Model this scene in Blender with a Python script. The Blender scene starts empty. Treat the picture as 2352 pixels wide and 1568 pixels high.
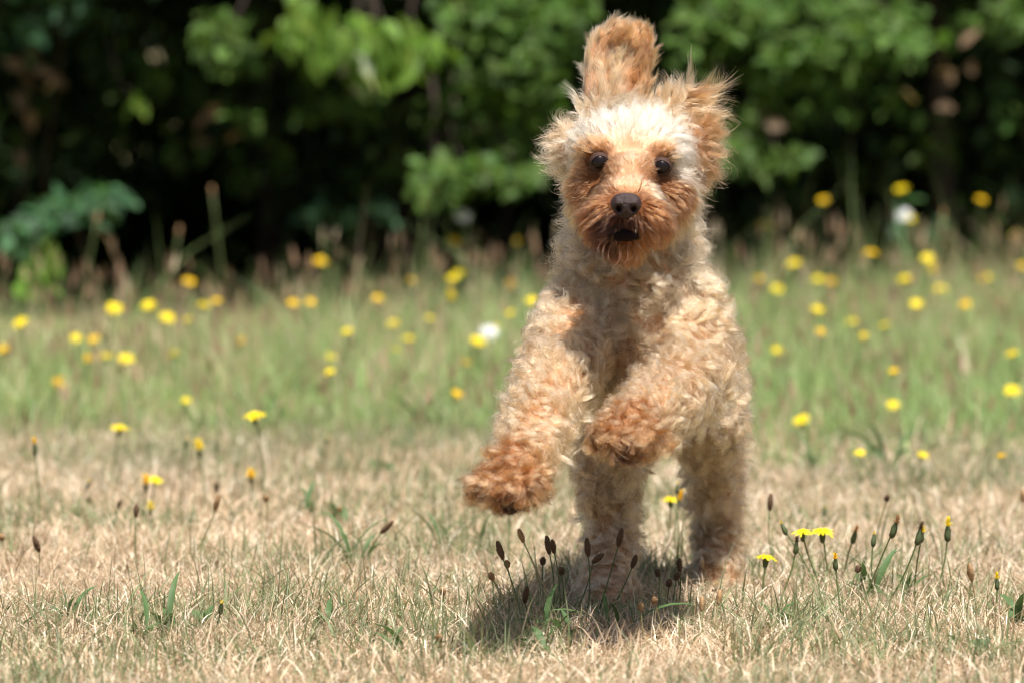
import bpy, bmesh, math, random
import numpy as np
from mathutils import Vector, Matrix

random.seed(11)
rng = np.random.default_rng(11)
scene = bpy.context.scene
col = scene.collection

# ------------------------------------------------------------------ camera
CAM_H, PITCH, LENS = 0.64, math.radians(3.073), 200.0
FPX = 2352 * LENS / 36.0            # focal length in pixels of a 2352 x 1568 frame
cam_data = bpy.data.cameras.new('camera')
cam = bpy.data.objects.new('camera', cam_data)
col.objects.link(cam)
cam.location = (0, 0, CAM_H)
cam.rotation_euler = (math.pi / 2 - PITCH, 0, 0)
cam_data.lens = LENS
cam_data.sensor_width = 36.0
cam_data.clip_start = 0.05
cam_data.clip_end = 900.0
cam_data.dof.use_dof = True
cam_data.dof.focus_distance = 6.20
cam_data.dof.aperture_fstop = 5.6
cam_data.dof.aperture_blades = 7
scene.camera = cam

# ------------------------------------------------------------------ sky, sun, exposure
SUN = Vector((0.13, -0.34, 0.94)).normalized()
world = bpy.data.worlds.new('World')
scene.world = world
world.use_nodes = True
wn = world.node_tree
sky = wn.nodes.new('ShaderNodeTexSky')
sky.sky_type = 'NISHITA'
sky.sun_disc = False
sky.dust_density = 3.0
sky.ozone_density = 0.6
sky.sun_elevation = math.asin(SUN.z)
sky.sun_rotation = math.atan2(SUN.x, SUN.y)
bg = wn.nodes['Background']
bg.inputs['Strength'].default_value = 0.06
wn.links.new(sky.outputs[0], bg.inputs[0])
sun_data = bpy.data.lights.new('sun', 'SUN')
sun_data.energy = 4.9
sun_data.angle = math.radians(0.53)
sun_data.color = (1.0, 0.955, 0.88)
sun = bpy.data.objects.new('sun', sun_data)
col.objects.link(sun)
sun.rotation_euler = SUN.to_track_quat('Z', 'Y').to_euler()
sun.location = (2, -3, 8)
scene.view_settings.view_transform = 'Standard'
scene.view_settings.look = 'None'
scene.view_settings.gamma = 1.0
scene.view_settings.use_curve_mapping = False
scene.view_settings.exposure = 0.92
scene.render.engine = 'CYCLES'
scene.cycles.use_denoising = True
scene.cycles.use_adaptive_sampling = True
scene.cycles.adaptive_threshold = 0.012
scene.cycles.max_bounces = 7
scene.cycles.diffuse_bounces = 4
scene.cycles.glossy_bounces = 4
scene.cycles.transmission_bounces = 7
scene.cycles.transparent_max_bounces = 6
scene.cycles.caustics_reflective = False
scene.cycles.caustics_refractive = False
scene.render.filter_size = 1.05
scene.cycles.filter_width = 1.05
scene.cycles_curves.shape = 'RIBBONS'
scene.cycles_curves.subdivisions = 2

# ------------------------------------------------------------------ helpers
CT, ST = math.cos(PITCH), math.sin(PITCH)


def P(px, py, Y):
    """World point seen at (px, py) of a 2352 x 1568 frame, at world depth Y."""
    u = (px - 1176) / FPX
    v = -(py - 784) / FPX
    d = np.array([u, CT + v * ST, -ST + v * CT])
    p = d * (Y / d[1])
    p[2] += CAM_H
    return p


def ground_Y(py):
    """Depth of the flat ground at row py."""
    v = -(py - 784) / FPX
    return CAM_H * (CT + v * ST) / (ST - v * CT)


def tag(o, label=None, cat=None, group=None, kind=None):
    if label:
        o['label'] = label
    if cat:
        o['category'] = cat
    if group:
        o['group'] = group
    if kind:
        o['kind'] = kind
    return o


def link(name, data, mat=None, parent=None, smooth=False):
    o = bpy.data.objects.new(name, data)
    col.objects.link(o)
    if mat is not None and data is not None:
        data.materials.append(mat)
    if parent is not None:
        o.parent = parent
    if smooth and data is not None:
        data.polygons.foreach_set('use_smooth', np.ones(len(data.polygons), dtype=bool))
    return o


def empty(name, loc=(0, 0, 0)):
    o = bpy.data.objects.new(name, None)
    o.empty_display_size = 0.05
    o.location = loc
    col.objects.link(o)
    return o


def mesh_np(name, verts, faces, colors=None):
    """faces: (n,3) or (n,4) array; colors: per vertex rgb."""
    verts = np.asarray(verts, dtype=np.float32)
    faces = np.asarray(faces, dtype=np.int32)
    k = faces.shape[1]
    me = bpy.data.meshes.new(name)
    me.vertices.add(len(verts))
    me.vertices.foreach_set('co', verts.ravel())
    me.loops.add(faces.size)
    me.loops.foreach_set('vertex_index', faces.ravel())
    me.polygons.add(len(faces))
    me.polygons.foreach_set('loop_start', np.arange(0, faces.size, k, dtype=np.int32))
    me.polygons.foreach_set('loop_total', np.full(len(faces), k, dtype=np.int32))
    if colors is not None:
        a = me.attributes.new('Col', 'FLOAT_COLOR', 'POINT')
        c = np.ones((len(verts), 4), dtype=np.float32)
        c[:, :3] = colors
        a.data.foreach_set('color', c.ravel())
    me.update(calc_edges=True)
    me.validate()
    return me


class Lattice:
    """Smooth value noise on a random lattice (2-D or 3-D)."""

    def __init__(self, seed, ch=1):
        self.t = np.random.default_rng(seed).uniform(-1, 1, (4096, ch))

    def h(self, i, j, k):
        return self.t[(i * 73856093 ^ j * 19349663 ^ k * 83492791) & 4095]

    def __call__(self, p, scale):
        q = np.asarray(p, dtype=np.float64) / scale + 500.37
        if q.shape[1] == 2:
            q = np.column_stack([q, np.full(len(q), 7.5)])
        f = np.floor(q).astype(np.int64)
        r = q - f
        r = (r * r * (3 - 2 * r))[:, :, None]
        out = 0
        for a in (0, 1):
            for b in (0, 1):
                for c in (0, 1):
                    w = (r[:, 0] if a else 1 - r[:, 0]) * (r[:, 1] if b else 1 - r[:, 1]) * (r[:, 2] if c else 1 - r[:, 2])
                    out = out + w * self.h(f[:, 0] + a, f[:, 1] + b, f[:, 2] + c)
        return out


def norm(v):
    return v / np.maximum(np.linalg.norm(v, axis=-1, keepdims=True), 1e-9)


# ------------------------------------------------------------------ materials
def new_mat(name):
    m = bpy.data.materials.new(name)
    m.use_nodes = True
    nt = m.node_tree
    for n in list(nt.nodes):
        nt.nodes.remove(n)
    out = nt.nodes.new('ShaderNodeOutputMaterial')
    return m, nt, out


def leaf_mat(name, trans=0.35, rough=0.5, spec=0.25, color=None, tint=(1.0, 1.0, 0.75)):
    """Thin plant tissue: diffuse front, light shining through, a little gloss."""
    m, nt, out = new_mat(name)
    N = nt.nodes
    L = nt.links
    if color is None:
        a = N.new('ShaderNodeAttribute')
        a.attribute_name = 'Col'
        csrc = a.outputs['Color']
    else:
        geo = N.new('ShaderNodeNewGeometry')
        oi = N.new('ShaderNodeTexCoord')
        nz = N.new('ShaderNodeTexNoise')
        nz.inputs['Scale'].default_value = 90.0
        nz.inputs['Detail'].default_value = 4.0
        L.new(oi.outputs['Object'], nz.inputs['Vector'])
        mx = N.new('ShaderNodeMix')
        mx.data_type = 'RGBA'
        mx.inputs['A'].default_value = (*[c * 0.72 for c in color], 1)
        mx.inputs['B'].default_value = (*[min(1, c * 1.25) for c in color], 1)
        L.new(nz.outputs['Fac'], mx.inputs['Factor'])
        csrc = mx.outputs['Result']
    p = N.new('ShaderNodeBsdfPrincipled')
    p.inputs['Roughness'].default_value = rough
    p.inputs['Specular IOR Level'].default_value = spec
    L.new(csrc, p.inputs['Base Color'])
    t = N.new('ShaderNodeBsdfTranslucent')
    tm = N.new('ShaderNodeMix')
    tm.data_type = 'RGBA'
    tm.blend_type = 'MULTIPLY'
    tm.inputs['Factor'].default_value = 1.0
    tm.inputs['B'].default_value = (*tint, 1)
    L.new(csrc, tm.inputs['A'])
    L.new(tm.outputs['Result'], t.inputs['Color'])
    ms = N.new('ShaderNodeMixShader')
    ms.inputs['Fac'].default_value = trans
    L.new(p.outputs[0], ms.inputs[1])
    L.new(t.outputs[0], ms.inputs[2])
    L.new(ms.outputs[0], out.inputs['Surface'])
    return m


def solid_mat(name, color, rough=0.6, spec=0.4, noise=0.25, scale=60.0, bump=0.0, coat=0.0):
    m, nt, out = new_mat(name)
    N = nt.nodes
    L = nt.links
    tc = N.new('ShaderNodeTexCoord')
    nz = N.new('ShaderNodeTexNoise')
    nz.inputs['Scale'].default_value = scale
    nz.inputs['Detail'].default_value = 5.0
    L.new(tc.outputs['Object'], nz.inputs['Vector'])
    mx = N.new('ShaderNodeMix')
    mx.data_type = 'RGBA'
    mx.inputs['A'].default_value = (*[c * (1 - noise) for c in color], 1)
    mx.inputs['B'].default_value = (*[min(1, c * (1 + noise)) for c in color], 1)
    L.new(nz.outputs['Fac'], mx.inputs['Factor'])
    p = N.new('ShaderNodeBsdfPrincipled')
    L.new(mx.outputs['Result'], p.inputs['Base Color'])
    p.inputs['Roughness'].default_value = rough
    p.inputs['Specular IOR Level'].default_value = spec
    p.inputs['Coat Weight'].default_value = coat
    p.inputs['Coat Roughness'].default_value = 0.04
    if bump > 0:
        b = N.new('ShaderNodeBump')
        b.inputs['Strength'].default_value = bump
        b.inputs['Distance'].default_value = 0.002
        vz = N.new('ShaderNodeTexVoronoi')
        vz.inputs['Scale'].default_value = scale * 6
        L.new(tc.outputs['Object'], vz.inputs['Vector'])
        L.new(vz.outputs['Distance'], b.inputs['Height'])
        L.new(b.outputs[0], p.inputs['Normal'])
    L.new(p.outputs[0], out.inputs['Surface'])
    return m


def soil_mat():
    m, nt, out = new_mat('dry_soil')
    N = nt.nodes
    L = nt.links
    tc = N.new('ShaderNodeTexCoord')
    n1 = N.new('ShaderNodeTexNoise')
    n1.inputs['Scale'].default_value = 26.0
    n1.inputs['Detail'].default_value = 8.0
    n2 = N.new('ShaderNodeTexNoise')
    n2.inputs['Scale'].default_value = 1.3
    n2.inputs['Detail'].default_value = 4.0
    L.new(tc.outputs['Object'], n1.inputs['Vector'])
    L.new(tc.outputs['Object'], n2.inputs['Vector'])
    r = N.new('ShaderNodeValToRGB')
    r.color_ramp.elements[0].position = 0.3
    r.color_ramp.elements[0].color = (0.10, 0.07, 0.045, 1)
    r.color_ramp.elements[1].position = 0.72
    r.color_ramp.elements[1].color = (0.28, 0.21, 0.14, 1)
    L.new(n1.outputs['Fac'], r.inputs['Fac'])
    mx = N.new('ShaderNodeMix')
    mx.data_type = 'RGBA'
    mx.inputs['B'].default_value = (0.17, 0.17, 0.075, 1)
    L.new(n2.outputs['Fac'], mx.inputs['Factor'])
    L.new(r.outputs['Color'], mx.inputs['A'])
    p = N.new('ShaderNodeBsdfPrincipled')
    p.inputs['Roughness'].default_value = 0.95
    p.inputs['Specular IOR Level'].default_value = 0.1
    L.new(mx.outputs['Result'], p.inputs['Base Color'])
    b = N.new('ShaderNodeBump')
    b.inputs['Strength'].default_value = 0.6
    b.inputs['Distance'].default_value = 0.01
    L.new(n1.outputs['Fac'], b.inputs['Height'])
    L.new(b.outputs[0], p.inputs['Normal'])
    L.new(p.outputs[0], out.inputs['Surface'])
    return m


def fur_mat():
    m, nt, out = new_mat('curly_fur')
    N = nt.nodes
    L = nt.links
    a = N.new('ShaderNodeAttribute')
    a.attribute_name = 'fur_color'
    h = N.new('ShaderNodeBsdfHairPrincipled')
    h.model = 'CHIANG'
    h.parametrization = 'COLOR'
    h.inputs['Roughness'].default_value = 0.30
    h.inputs['Radial Roughness'].default_value = 0.62
    h.inputs['Coat'].default_value = 0.0
    h.inputs['IOR'].default_value = 1.42
    h.inputs['Random Roughness'].default_value = 0.3
    L.new(a.outputs['Color'], h.inputs['Color'])
    L.new(h.outputs[0], out.inputs['Surface'])
    return m


M = {
    'soil': soil_mat(),
    'dry': leaf_mat('dry_grass', trans=0.25, rough=0.45, spec=0.35, tint=(1, 0.95, 0.8)),
    'meadow': leaf_mat('meadow_grass', trans=0.42, rough=0.5, spec=0.3),
    'leaf': leaf_mat('hedge_leaf', trans=0.38, rough=0.5, spec=0.15, tint=(1.1, 1.15, 0.5)),
    'bark': solid_mat('hedge_bark', (0.045, 0.034, 0.026), 0.9, 0.2, 0.5, 30, 0.5),
    'petal': leaf_mat('yellow_petal', trans=0.25, rough=0.6, spec=0.2, color=(0.86, 0.66, 0.015), tint=(1, 0.9, 0.4)),
    'petal_orange': leaf_mat('orange_petal', trans=0.25, rough=0.6, spec=0.2, color=(0.86, 0.54, 0.010), tint=(1, 0.85, 0.3)),
    'petal_white': leaf_mat('white_petal', trans=0.3, rough=0.6, spec=0.2, color=(0.74, 0.75, 0.74), tint=(1, 1, 1)),
    'stem': leaf_mat('green_stem', trans=0.1, rough=0.5, spec=0.3, color=(0.105, 0.14, 0.05)),
    'stem_pale': leaf_mat('straw_stem', trans=0.1, rough=0.6, spec=0.2, color=(0.32, 0.27, 0.14)),
    'cup': leaf_mat('green_cup', trans=0.05, rough=0.5, spec=0.3, color=(0.065, 0.085, 0.035)),
    'weed': leaf_mat('weed_leaf', trans=0.3, rough=0.55, spec=0.25, color=(0.085, 0.15, 0.055)),
    'seed': solid_mat('seed_head_brown', (0.11, 0.065, 0.038), 0.8, 0.25, 0.45, 400),
    'seed_pale': solid_mat('seed_head_tan', (0.36, 0.22, 0.11), 0.8, 0.25, 0.45, 400),
    'fur': fur_mat(),
    'skin': leaf_mat('dog_skin', trans=0.0, rough=0.85, spec=0.1),
    'nose': solid_mat('nose_leather', (0.03, 0.015, 0.014), 0.42, 0.35, 0.3, 120, 0.5),
    'eye': solid_mat('dog_eye', (0.007, 0.0035, 0.003), 0.10, 0.25, 0.3, 60, 0.0, 0.2),
    'lid': solid_mat('eyelid_skin', (0.045, 0.021, 0.015), 0.7, 0.2, 0.2, 60),
    'lip': solid_mat('lip_skin', (0.009, 0.005, 0.005), 0.8, 0.1, 0.2, 60),
    'tooth': solid_mat('tooth', (0.36, 0.31, 0.24), 0.3, 0.5, 0.08, 60),
    'pad': solid_mat('paw_pad', (0.035, 0.022, 0.02), 0.7, 0.3, 0.3, 120, 0.4),
    'claw': solid_mat('claw', (0.05, 0.03, 0.022), 0.35, 0.5, 0.2, 60),
}

# ------------------------------------------------------------------ ground
gn = Lattice(5)
gx = np.concatenate([[-300, -60, -20], np.linspace(-7, 7, 71), [20, 60, 300]])
gy = np.concatenate([[-300, -60, -10, 0], np.linspace(3, 19, 81), [40, 100, 300]])
GX, GY = np.meshgrid(gx, gy)
gz = gn(np.column_stack([GX.ravel(), GY.ravel()]), 0.9)[:, 0] * 0.006
gv = np.column_stack([GX.ravel(), GY.ravel(), gz - 0.006])
nx = len(gx)
gi = np.arange((len(gy) - 1) * nx).reshape(-1, nx)[:, :-1].ravel()
gf = np.column_stack([gi, gi + 1, gi + 1 + nx, gi + nx])
ground = link('ground', mesh_np('ground', gv, gf), M['soil'], smooth=True)
tag(ground, 'dry sandy soil under the parched lawn', 'ground', kind='structure')


# ------------------------------------------------------------------ grass blades
def blades(root, height, lean_dir, lean, width, color, face, seg=3, tipcol=None, droop=0.5):
    """Vectorised flat blades. lean: sideways reach as a fraction of the height."""
    n = len(root)
    ts = np.linspace(0, 1, seg + 1)
    verts = []
    cols = []
    side = np.column_stack([np.cos(face), np.sin(face), np.zeros(n)])
    ld = np.column_stack([np.cos(lean_dir), np.sin(lean_dir), np.zeros(n)])
    for t in ts:
        z = height * (t - droop * lean * t * t * 0.6)
        c = root + ld * (height * lean * (0.35 * t + 0.65 * t * t))[:, None]
        c = c + np.column_stack([np.zeros(n), np.zeros(n), z])
        w = width * (1 - t ** 1.8) * 0.5
        cc = color if tipcol is None else color * (1 - t) + tipcol * t
        if t < 1:
            verts += [c - side * w[:, None], c + side * w[:, None]]
            cols += [cc, cc]
        else:
            verts += [c]
            cols += [cc]
    k = 2 * seg + 1
    V = np.stack(verts, 1).reshape(-1, 3)
    C = np.stack(cols, 1).reshape(-1, 3)
    f = []
    for s in range(seg - 1):
        a = 2 * s
        f += [[a, a + 1, a + 3], [a, a + 3, a + 2]]
    a = 2 * (seg - 1)
    f += [[a, a + 1, a + 2]]
    F = (np.arange(n)[:, None, None] * k + np.array(f)[None]).reshape(-1, 3)
    return V, F, C


def merge(parts):
    V, F, C, o = [], [], [], 0
    for v, f, c in parts:
        V.append(v)
        F.append(f + o)
        C.append(c)
        o += len(v)
    return np.concatenate(V), np.concatenate(F), np.concatenate(C)


def scatter(n, y0, y1, margin):
    """Points in the strip of lawn in front of the camera, uniform over the ground."""
    Y = rng.uniform(y0, y1, n * 3)
    hw = 0.0905 * Y + margin
    keep = rng.uniform(0, 1, n * 3) < hw / (0.0905 * y1 + margin)
    Y, hw = Y[keep][:n], hw[keep][:n]
    return np.column_stack([rng.uniform(-1, 1, len(Y)) * hw, Y])


FEET = [P(1392, 1378, ground_Y(1388) - 0.03), P(1648, 1340, ground_Y(1348) - 0.03)]


def trodden(p):
    k = np.ones(len(p))
    for f_ in FEET:
        k *= 1 - 0.75 * np.exp(-((p[:, 0] - f_[0]) / 0.055) ** 2 - ((p[:, 1] - f_[1]) / 0.10) ** 2)
    return k


nz_a, nz_b, nz_c, nz_d = Lattice(21), Lattice(22), Lattice(23), Lattice(24)


def edge_y(x, pts):
    """Where the cut lawn turns into taller meadow."""
    return 9.1 - 0.38 * np.clip(x, -1.2, 1.2) + 0.5 * nz_a(pts, 0.5)[:, 0] + 0.35 * nz_b(pts, 0.17)[:, 0] + rng.normal(0, 0.22, len(pts))


STRAW = np.array([[0.66, 0.515, 0.355], [0.78, 0.645, 0.48], [0.55, 0.40, 0.27], [0.88, 0.78, 0.63], [0.40, 0.28, 0.185], [0.66, 0.50, 0.35]])
GREEN = np.array([[0.12, 0.20, 0.08], [0.19, 0.27, 0.12], [0.25, 0.31, 0.15], [0.10, 0.17, 0.085]])


def lawn_tone(p):
    a = nz_d(p, 0.33)[:, 0] * 0.6 + nz_b(p, 0.11)[:, 0] * 0.5
    k = (0.95 + 0.20 * a)[:, None]
    return k * (1 + 0.10 * nz_c(p, 0.5) * np.array([[0.4, -0.2, -0.9]]))


def pick(tab, n):
    return tab[rng.integers(0, len(tab), n)] * rng.uniform(0.68, 1.2, (n, 1))


# straw: short, tangled, much of it lying down
parts = []
for (n, y0, y1, wmul, margin) in ((105000, 5.15, 7.3, 1.0, 0.22), (62000, 7.3, 9.6, 1.35, 0.3)):
    p = scatter(n, y0, y1, margin)
    dn = nz_c(p, 0.10)[:, 0] + 0.6 * nz_d(p, 0.035)[:, 0]
    p = p[rng.uniform(-1.5, 0.6, len(p)) < dn]
    n = len(p)
    root = np.column_stack([p, np.full(n, -0.003)])
    h = rng.gamma(4.0, 0.0058, n) + 0.006
    lean = rng.uniform(0.2, 2.6, n)
    h = h / np.sqrt(1 + 0.5 * lean ** 2) * trodden(p)
    parts.append(blades(root, h, rng.uniform(0, 6.283, n), lean, rng.uniform(0.0009, 0.0023, n) * wmul,
                        pick(STRAW, n) * lawn_tone(p), rng.uniform(0, 6.283, n), 3))
# thin flat litter to close the mat
p = scatter(46000, 5.15, 9.5, 0.25)
n = len(p)
parts.append(blades(np.column_stack([p, rng.uniform(0.001, 0.006, n)]), np.full(n, 0.006), rng.uniform(0, 6.283, n),
                    rng.uniform(2, 6, n), rng.uniform(0.001, 0.0026, n), pick(STRAW, n) * 0.9, rng.uniform(0, 6.283, n), 2))
# the lawn goes on, thinner, to both sides and towards the viewer
q = np.column_stack([rng.uniform(-3.4, 3.4, 120000), rng.uniform(3.2, 9.5, 120000)])
q = q[(np.abs(q[:, 0]) > 0.0905 * q[:, 1] + 0.2) | (q[:, 1] < 5.17)]
n = len(q)
lean = rng.uniform(0.3, 2.6, n)
isg = rng.uniform(0, 1, n) < np.clip(0.16 + 0.3 * nz_a(q, 0.22)[:, 0], 0, 1)
parts.append(blades(np.column_stack([q, np.full(n, -0.003)]), rng.uniform(0.02, 0.05, n) / np.sqrt(1 + 0.5 * lean ** 2), rng.uniform(0, 6.283, n), lean,
                    rng.uniform(0.0025, 0.005, n), np.where(isg[:, None], pick(GREEN, n), pick(STRAW, n)), rng.uniform(0, 6.283, n), 2))
# long bent straws lying across the mat
p = scatter(9000, 5.15, 9.2, 0.25)
n = len(p)
parts.append(blades(np.column_stack([p, rng.uniform(0.0, 0.012, n)]), rng.uniform(0.008, 0.03, n), rng.uniform(0, 6.283, n),
                    rng.uniform(1.5, 4.0, n), rng.uniform(0.0009, 0.0018, n), pick(STRAW, n) * 1.08, rng.uniform(0, 6.283, n), 4))
V, F, C = merge(parts)
o = link('dry_grass', mesh_np('dry_grass', V, F, C), M['dry'])
tag(o, 'short parched straw coloured lawn grass under the dog', 'grass', kind='stuff')

# green blades mixed into the cut lawn, in patches
p = scatter(70000, 5.15, 9.5, 0.22)
patch = nz_a(p, 0.22)[:, 0] * 0.8 + nz_b(p, 0.07)[:, 0] * 0.6
for (px_, py_, r_, k_) in ((400, 1440, 0.07, 0.9), (470, 1425, 0.05, 0.7), (330, 1455, 0.05, 0.6), (720, 1430, 0.05, 0.4), (1290, 1475, 0.06, 0.6), (2250, 1500, 0.08, 0.6),
                           (930, 1490, 0.05, 0.5), (1990, 1375, 0.08, 0.5), (170, 1430, 0.06, 0.5), (820, 1290, 0.06, 0.5), (1060, 1270, 0.09, 0.5), (750, 1180, 0.12, 0.5), (1850, 1420, 0.07, 0.4)):
    c_ = P(px_, py_, ground_Y(py_))
    patch = patch + k_ * np.exp(-(((p[:, 0] - c_[0]) / r_) ** 2 + ((p[:, 1] - c_[1]) / (r_ * 1.6)) ** 2))
patch = patch + 0.35 * np.clip((p[:, 1] - 8.2) / 0.9, 0, 1)
p = p[(patch + rng.uniform(-0.6, 0.5, len(p))) > 0.26]
n = len(p)
h = (rng.gamma(5.0, 0.0062, n) + 0.008) * trodden(p)
V, F, C = blades(np.column_stack([p, np.full(n, -0.003)]), h, rng.uniform(0, 6.283, n), rng.uniform(0.05, 1.3, n),
                 rng.uniform(0.0012, 0.0028, n), pick(GREEN, n), rng.uniform(0, 6.283, n), 3,
                 tipcol=pick(GREEN, n) * 0.7 + pick(STRAW, n) * 0.3)
o = link('green_grass', mesh_np('green_grass', V, F, C), M['meadow'])
tag(o, 'sparse green blades growing through the parched lawn', 'grass', kind='stuff')


# the taller meadow behind
def hedge_front(x):
    return 11.55 + 0.55 * np.asarray(x)


parts = []
p = scatter(160000, 8.2, 13.6, 0.5)
p = p[p[:, 1] > edge_y(p[:, 0], p)]
p = p[p[:, 1] < np.clip(hedge_front(p[:, 0]), 10.9, 12.5) + rng.uniform(-0.3, 0.6, len(p))]
n = len(p)
back = np.clip((p[:, 1] - 8.9) / 3.2, 0, 1)
tall = np.clip(nz_a(p, 0.5)[:, 0] * 0.5 + 0.6, 0.2, 1.1)
h = (0.022 + rng.gamma(3.0, 1.0, n) / 3 * (0.045 + 0.125 * back) * tall)
mixn = np.clip(0.72 + 0.16 * (1 - back) + 0.40 * nz_c(p, 0.45)[:, 0] + 0.22 * nz_b(p, 0.13)[:, 0], 0.08, 0.92)
isg = rng.uniform(0, 1, n) < mixn
base = np.where(isg[:, None], pick(GREEN, n) * np.array([1.65, 1.85, 1.4]), pick(STRAW, n) * 1.0)
tip = np.where(isg[:, None], pick(GREEN, n) * np.array([1.2, 1.45, 1.0]) + pick(STRAW, n) * 0.25, pick(STRAW, n) * np.array([1.0, 0.9, 0.85]))
parts.append(blades(np.column_stack([p, np.full(n, -0.004)]), h, rng.uniform(0, 6.283, n), rng.uniform(0.05, 0.9, n),
                    rng.uniform(0.0016, 0.0042, n), base, rng.uniform(0, 6.283, n), 3, tipcol=tip))
q = np.column_stack([rng.uniform(-4, 4, 60000), rng.uniform(9.0, 13.0, 60000)])
q = q[(np.abs(q[:, 0]) > 0.0905 * q[:, 1] + 0.48) & (q[:, 1] < np.clip(hedge_front(q[:, 0]), 10.9, 12.8))]
n = len(q)
isg = rng.uniform(0, 1, n) < 0.8
parts.append(blades(np.column_stack([q, np.full(n, -0.004)]), rng.gamma(3.0, 0.035, n) + 0.03, rng.uniform(0, 6.283, n), rng.uniform(0.05, 0.9, n),
                    rng.uniform(0.004, 0.008, n), np.where(isg[:, None], pick(GREEN, n) * np.array([1.65, 1.85, 1.4]), pick(STRAW, n)), rng.uniform(0, 6.283, n), 2))
# flowering stalks with brown, pinkish seed panicles
p = scatter(2600, 8.6, 13.9, 0.5)
p = p[p[:, 1] > edge_y(p[:, 0], p)]
p = p[p[:, 1] < np.clip(hedge_front(p[:, 0]), 10.9, 12.5) + 0.4]
n = len(p)
back = np.clip((p[:, 1] - 9.2) / 3.0, 0, 1)
h = rng.uniform(0.5, 1.25, n) * (0.07 + 0.17 * back)
ld = rng.uniform(0, 6.283, n)
le = rng.uniform(0.0, 0.35, n)
fc = rng.uniform(0, 6.283, n)
root = np.column_stack([p, np.full(n, -0.004)])
parts.append(blades(root, h, ld, le, np.full(n, 0.0022), pick(STRAW, n) * 0.5 + pick(GREEN, n) * 0.5, fc, 3))
topz = root + np.column_stack([np.cos(ld) * h * le * 0.85, np.sin(ld) * h * le * 0.85, h * (1 - 0.3 * le) - 0.02])
SEED = np.array([[0.42, 0.27, 0.18], [0.52, 0.38, 0.26], [0.36, 0.22, 0.15], [0.62, 0.50, 0.36], [0.50, 0.32, 0.23]])
for k in range(2):
    parts.append(blades(topz, rng.uniform(0.02, 0.045, n), ld, rng.uniform(0, 0.4, n), rng.uniform(0.005, 0.010, n),
                        pick(SEED, n), fc + k * 1.57, 3))
V, F, C = merge(parts)
o = link('meadow_grass', mesh_np('meadow_grass', V, F, C), M['meadow'])
tag(o, 'taller green and brown meadow grass in front of the hedge', 'grass', kind='stuff')


# ------------------------------------------------------------------ hedge of shrubs
def leaves(c, d, nrm, ln, wd, color, fold=0.25):
    """Leaf-shaped folded blades: base, two shoulders, tip and a midrib point."""
    d = norm(d)
    s = norm(np.cross(d, nrm))
    u = np.cross(s, d)
    ln = ln[:, None]
    wd = wd[:, None]
    v = [c, c + d * ln * 0.33 + s * wd * 0.5 + u * wd * fold, c + d * ln * 0.68 + s * wd * 0.40 + u * wd * fold * 0.6,
         c + d * ln - u * ln * 0.08, c + d * ln * 0.68 - s * wd * 0.40 + u * wd * fold * 0.6, c + d * ln * 0.33 - s * wd * 0.5 + u * wd * fold,
         c + d * ln * 0.5]
    V = np.stack(v, 1).reshape(-1, 3)
    f = np.array([[0, 1, 6], [1, 2, 6], [2, 3, 6], [3, 4, 6], [4, 5, 6], [5, 0, 6]])
    F = (np.arange(len(c))[:, None, None] * 7 + f[None]).reshape(-1, 3)
    return V, F, np.repeat(color, 7, axis=0)


def tube(pts, radii, sides=6):
    pts = np.asarray(pts, dtype=float)
    n = len(pts)
    tang = norm(np.gradient(pts, axis=0))
    ref = np.array([0.3, 0.9, 0.2])
    a = norm(np.cross(tang, ref))
    b = np.cross(tang, a)
    ang = np.linspace(0, 2 * math.pi, sides, endpoint=False)
    ring = a[:, None, :] * np.cos(ang)[None, :, None] + b[:, None, :] * np.sin(ang)[None, :, None]
    V = (pts[:, None, :] + ring * np.asarray(radii)[:, None, None]).reshape(-1, 3)
    F = []
    for i in range(n - 1):
        for j in range(sides):
            k = (j + 1) % sides
            F.append([i * sides + j, i * sides + k, (i + 1) * sides + k, (i + 1) * sides + j])
    F = np.array(F)
    F = np.concatenate([F[:, [0, 1, 2]], F[:, [0, 2, 3]]])
    cap0 = [[0, j + 1, j] for j in range(1, sides - 1)]
    e = (n - 1) * sides
    cap1 = [[e, e + j, e + j + 1] for j in range(1, sides - 1)]
    return V, np.concatenate([F, np.array(cap0 + cap1)])


def wobbly(a, b, n, amp):
    a, b = np.asarray(a, float), np.asarray(b, float)
    t = np.linspace(0, 1, n)[:, None]
    p = a + (b - a) * t
    L_ = np.linalg.norm(b - a)
    q = rng.normal(0, amp * L_, (3, 3))
    for k in range(3):
        p = p + np.sin(math.pi * t * (k + 1)) * q[k] / (k + 1)
    return p


LEAFC = np.array([[0.036, 0.070, 0.020], [0.050, 0.092, 0.024], [0.028, 0.056, 0.022], [0.060, 0.10, 0.028], [0.04, 0.075, 0.032]])  # lowered so the hedge's inner shade is partly in the leaf colour

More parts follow.
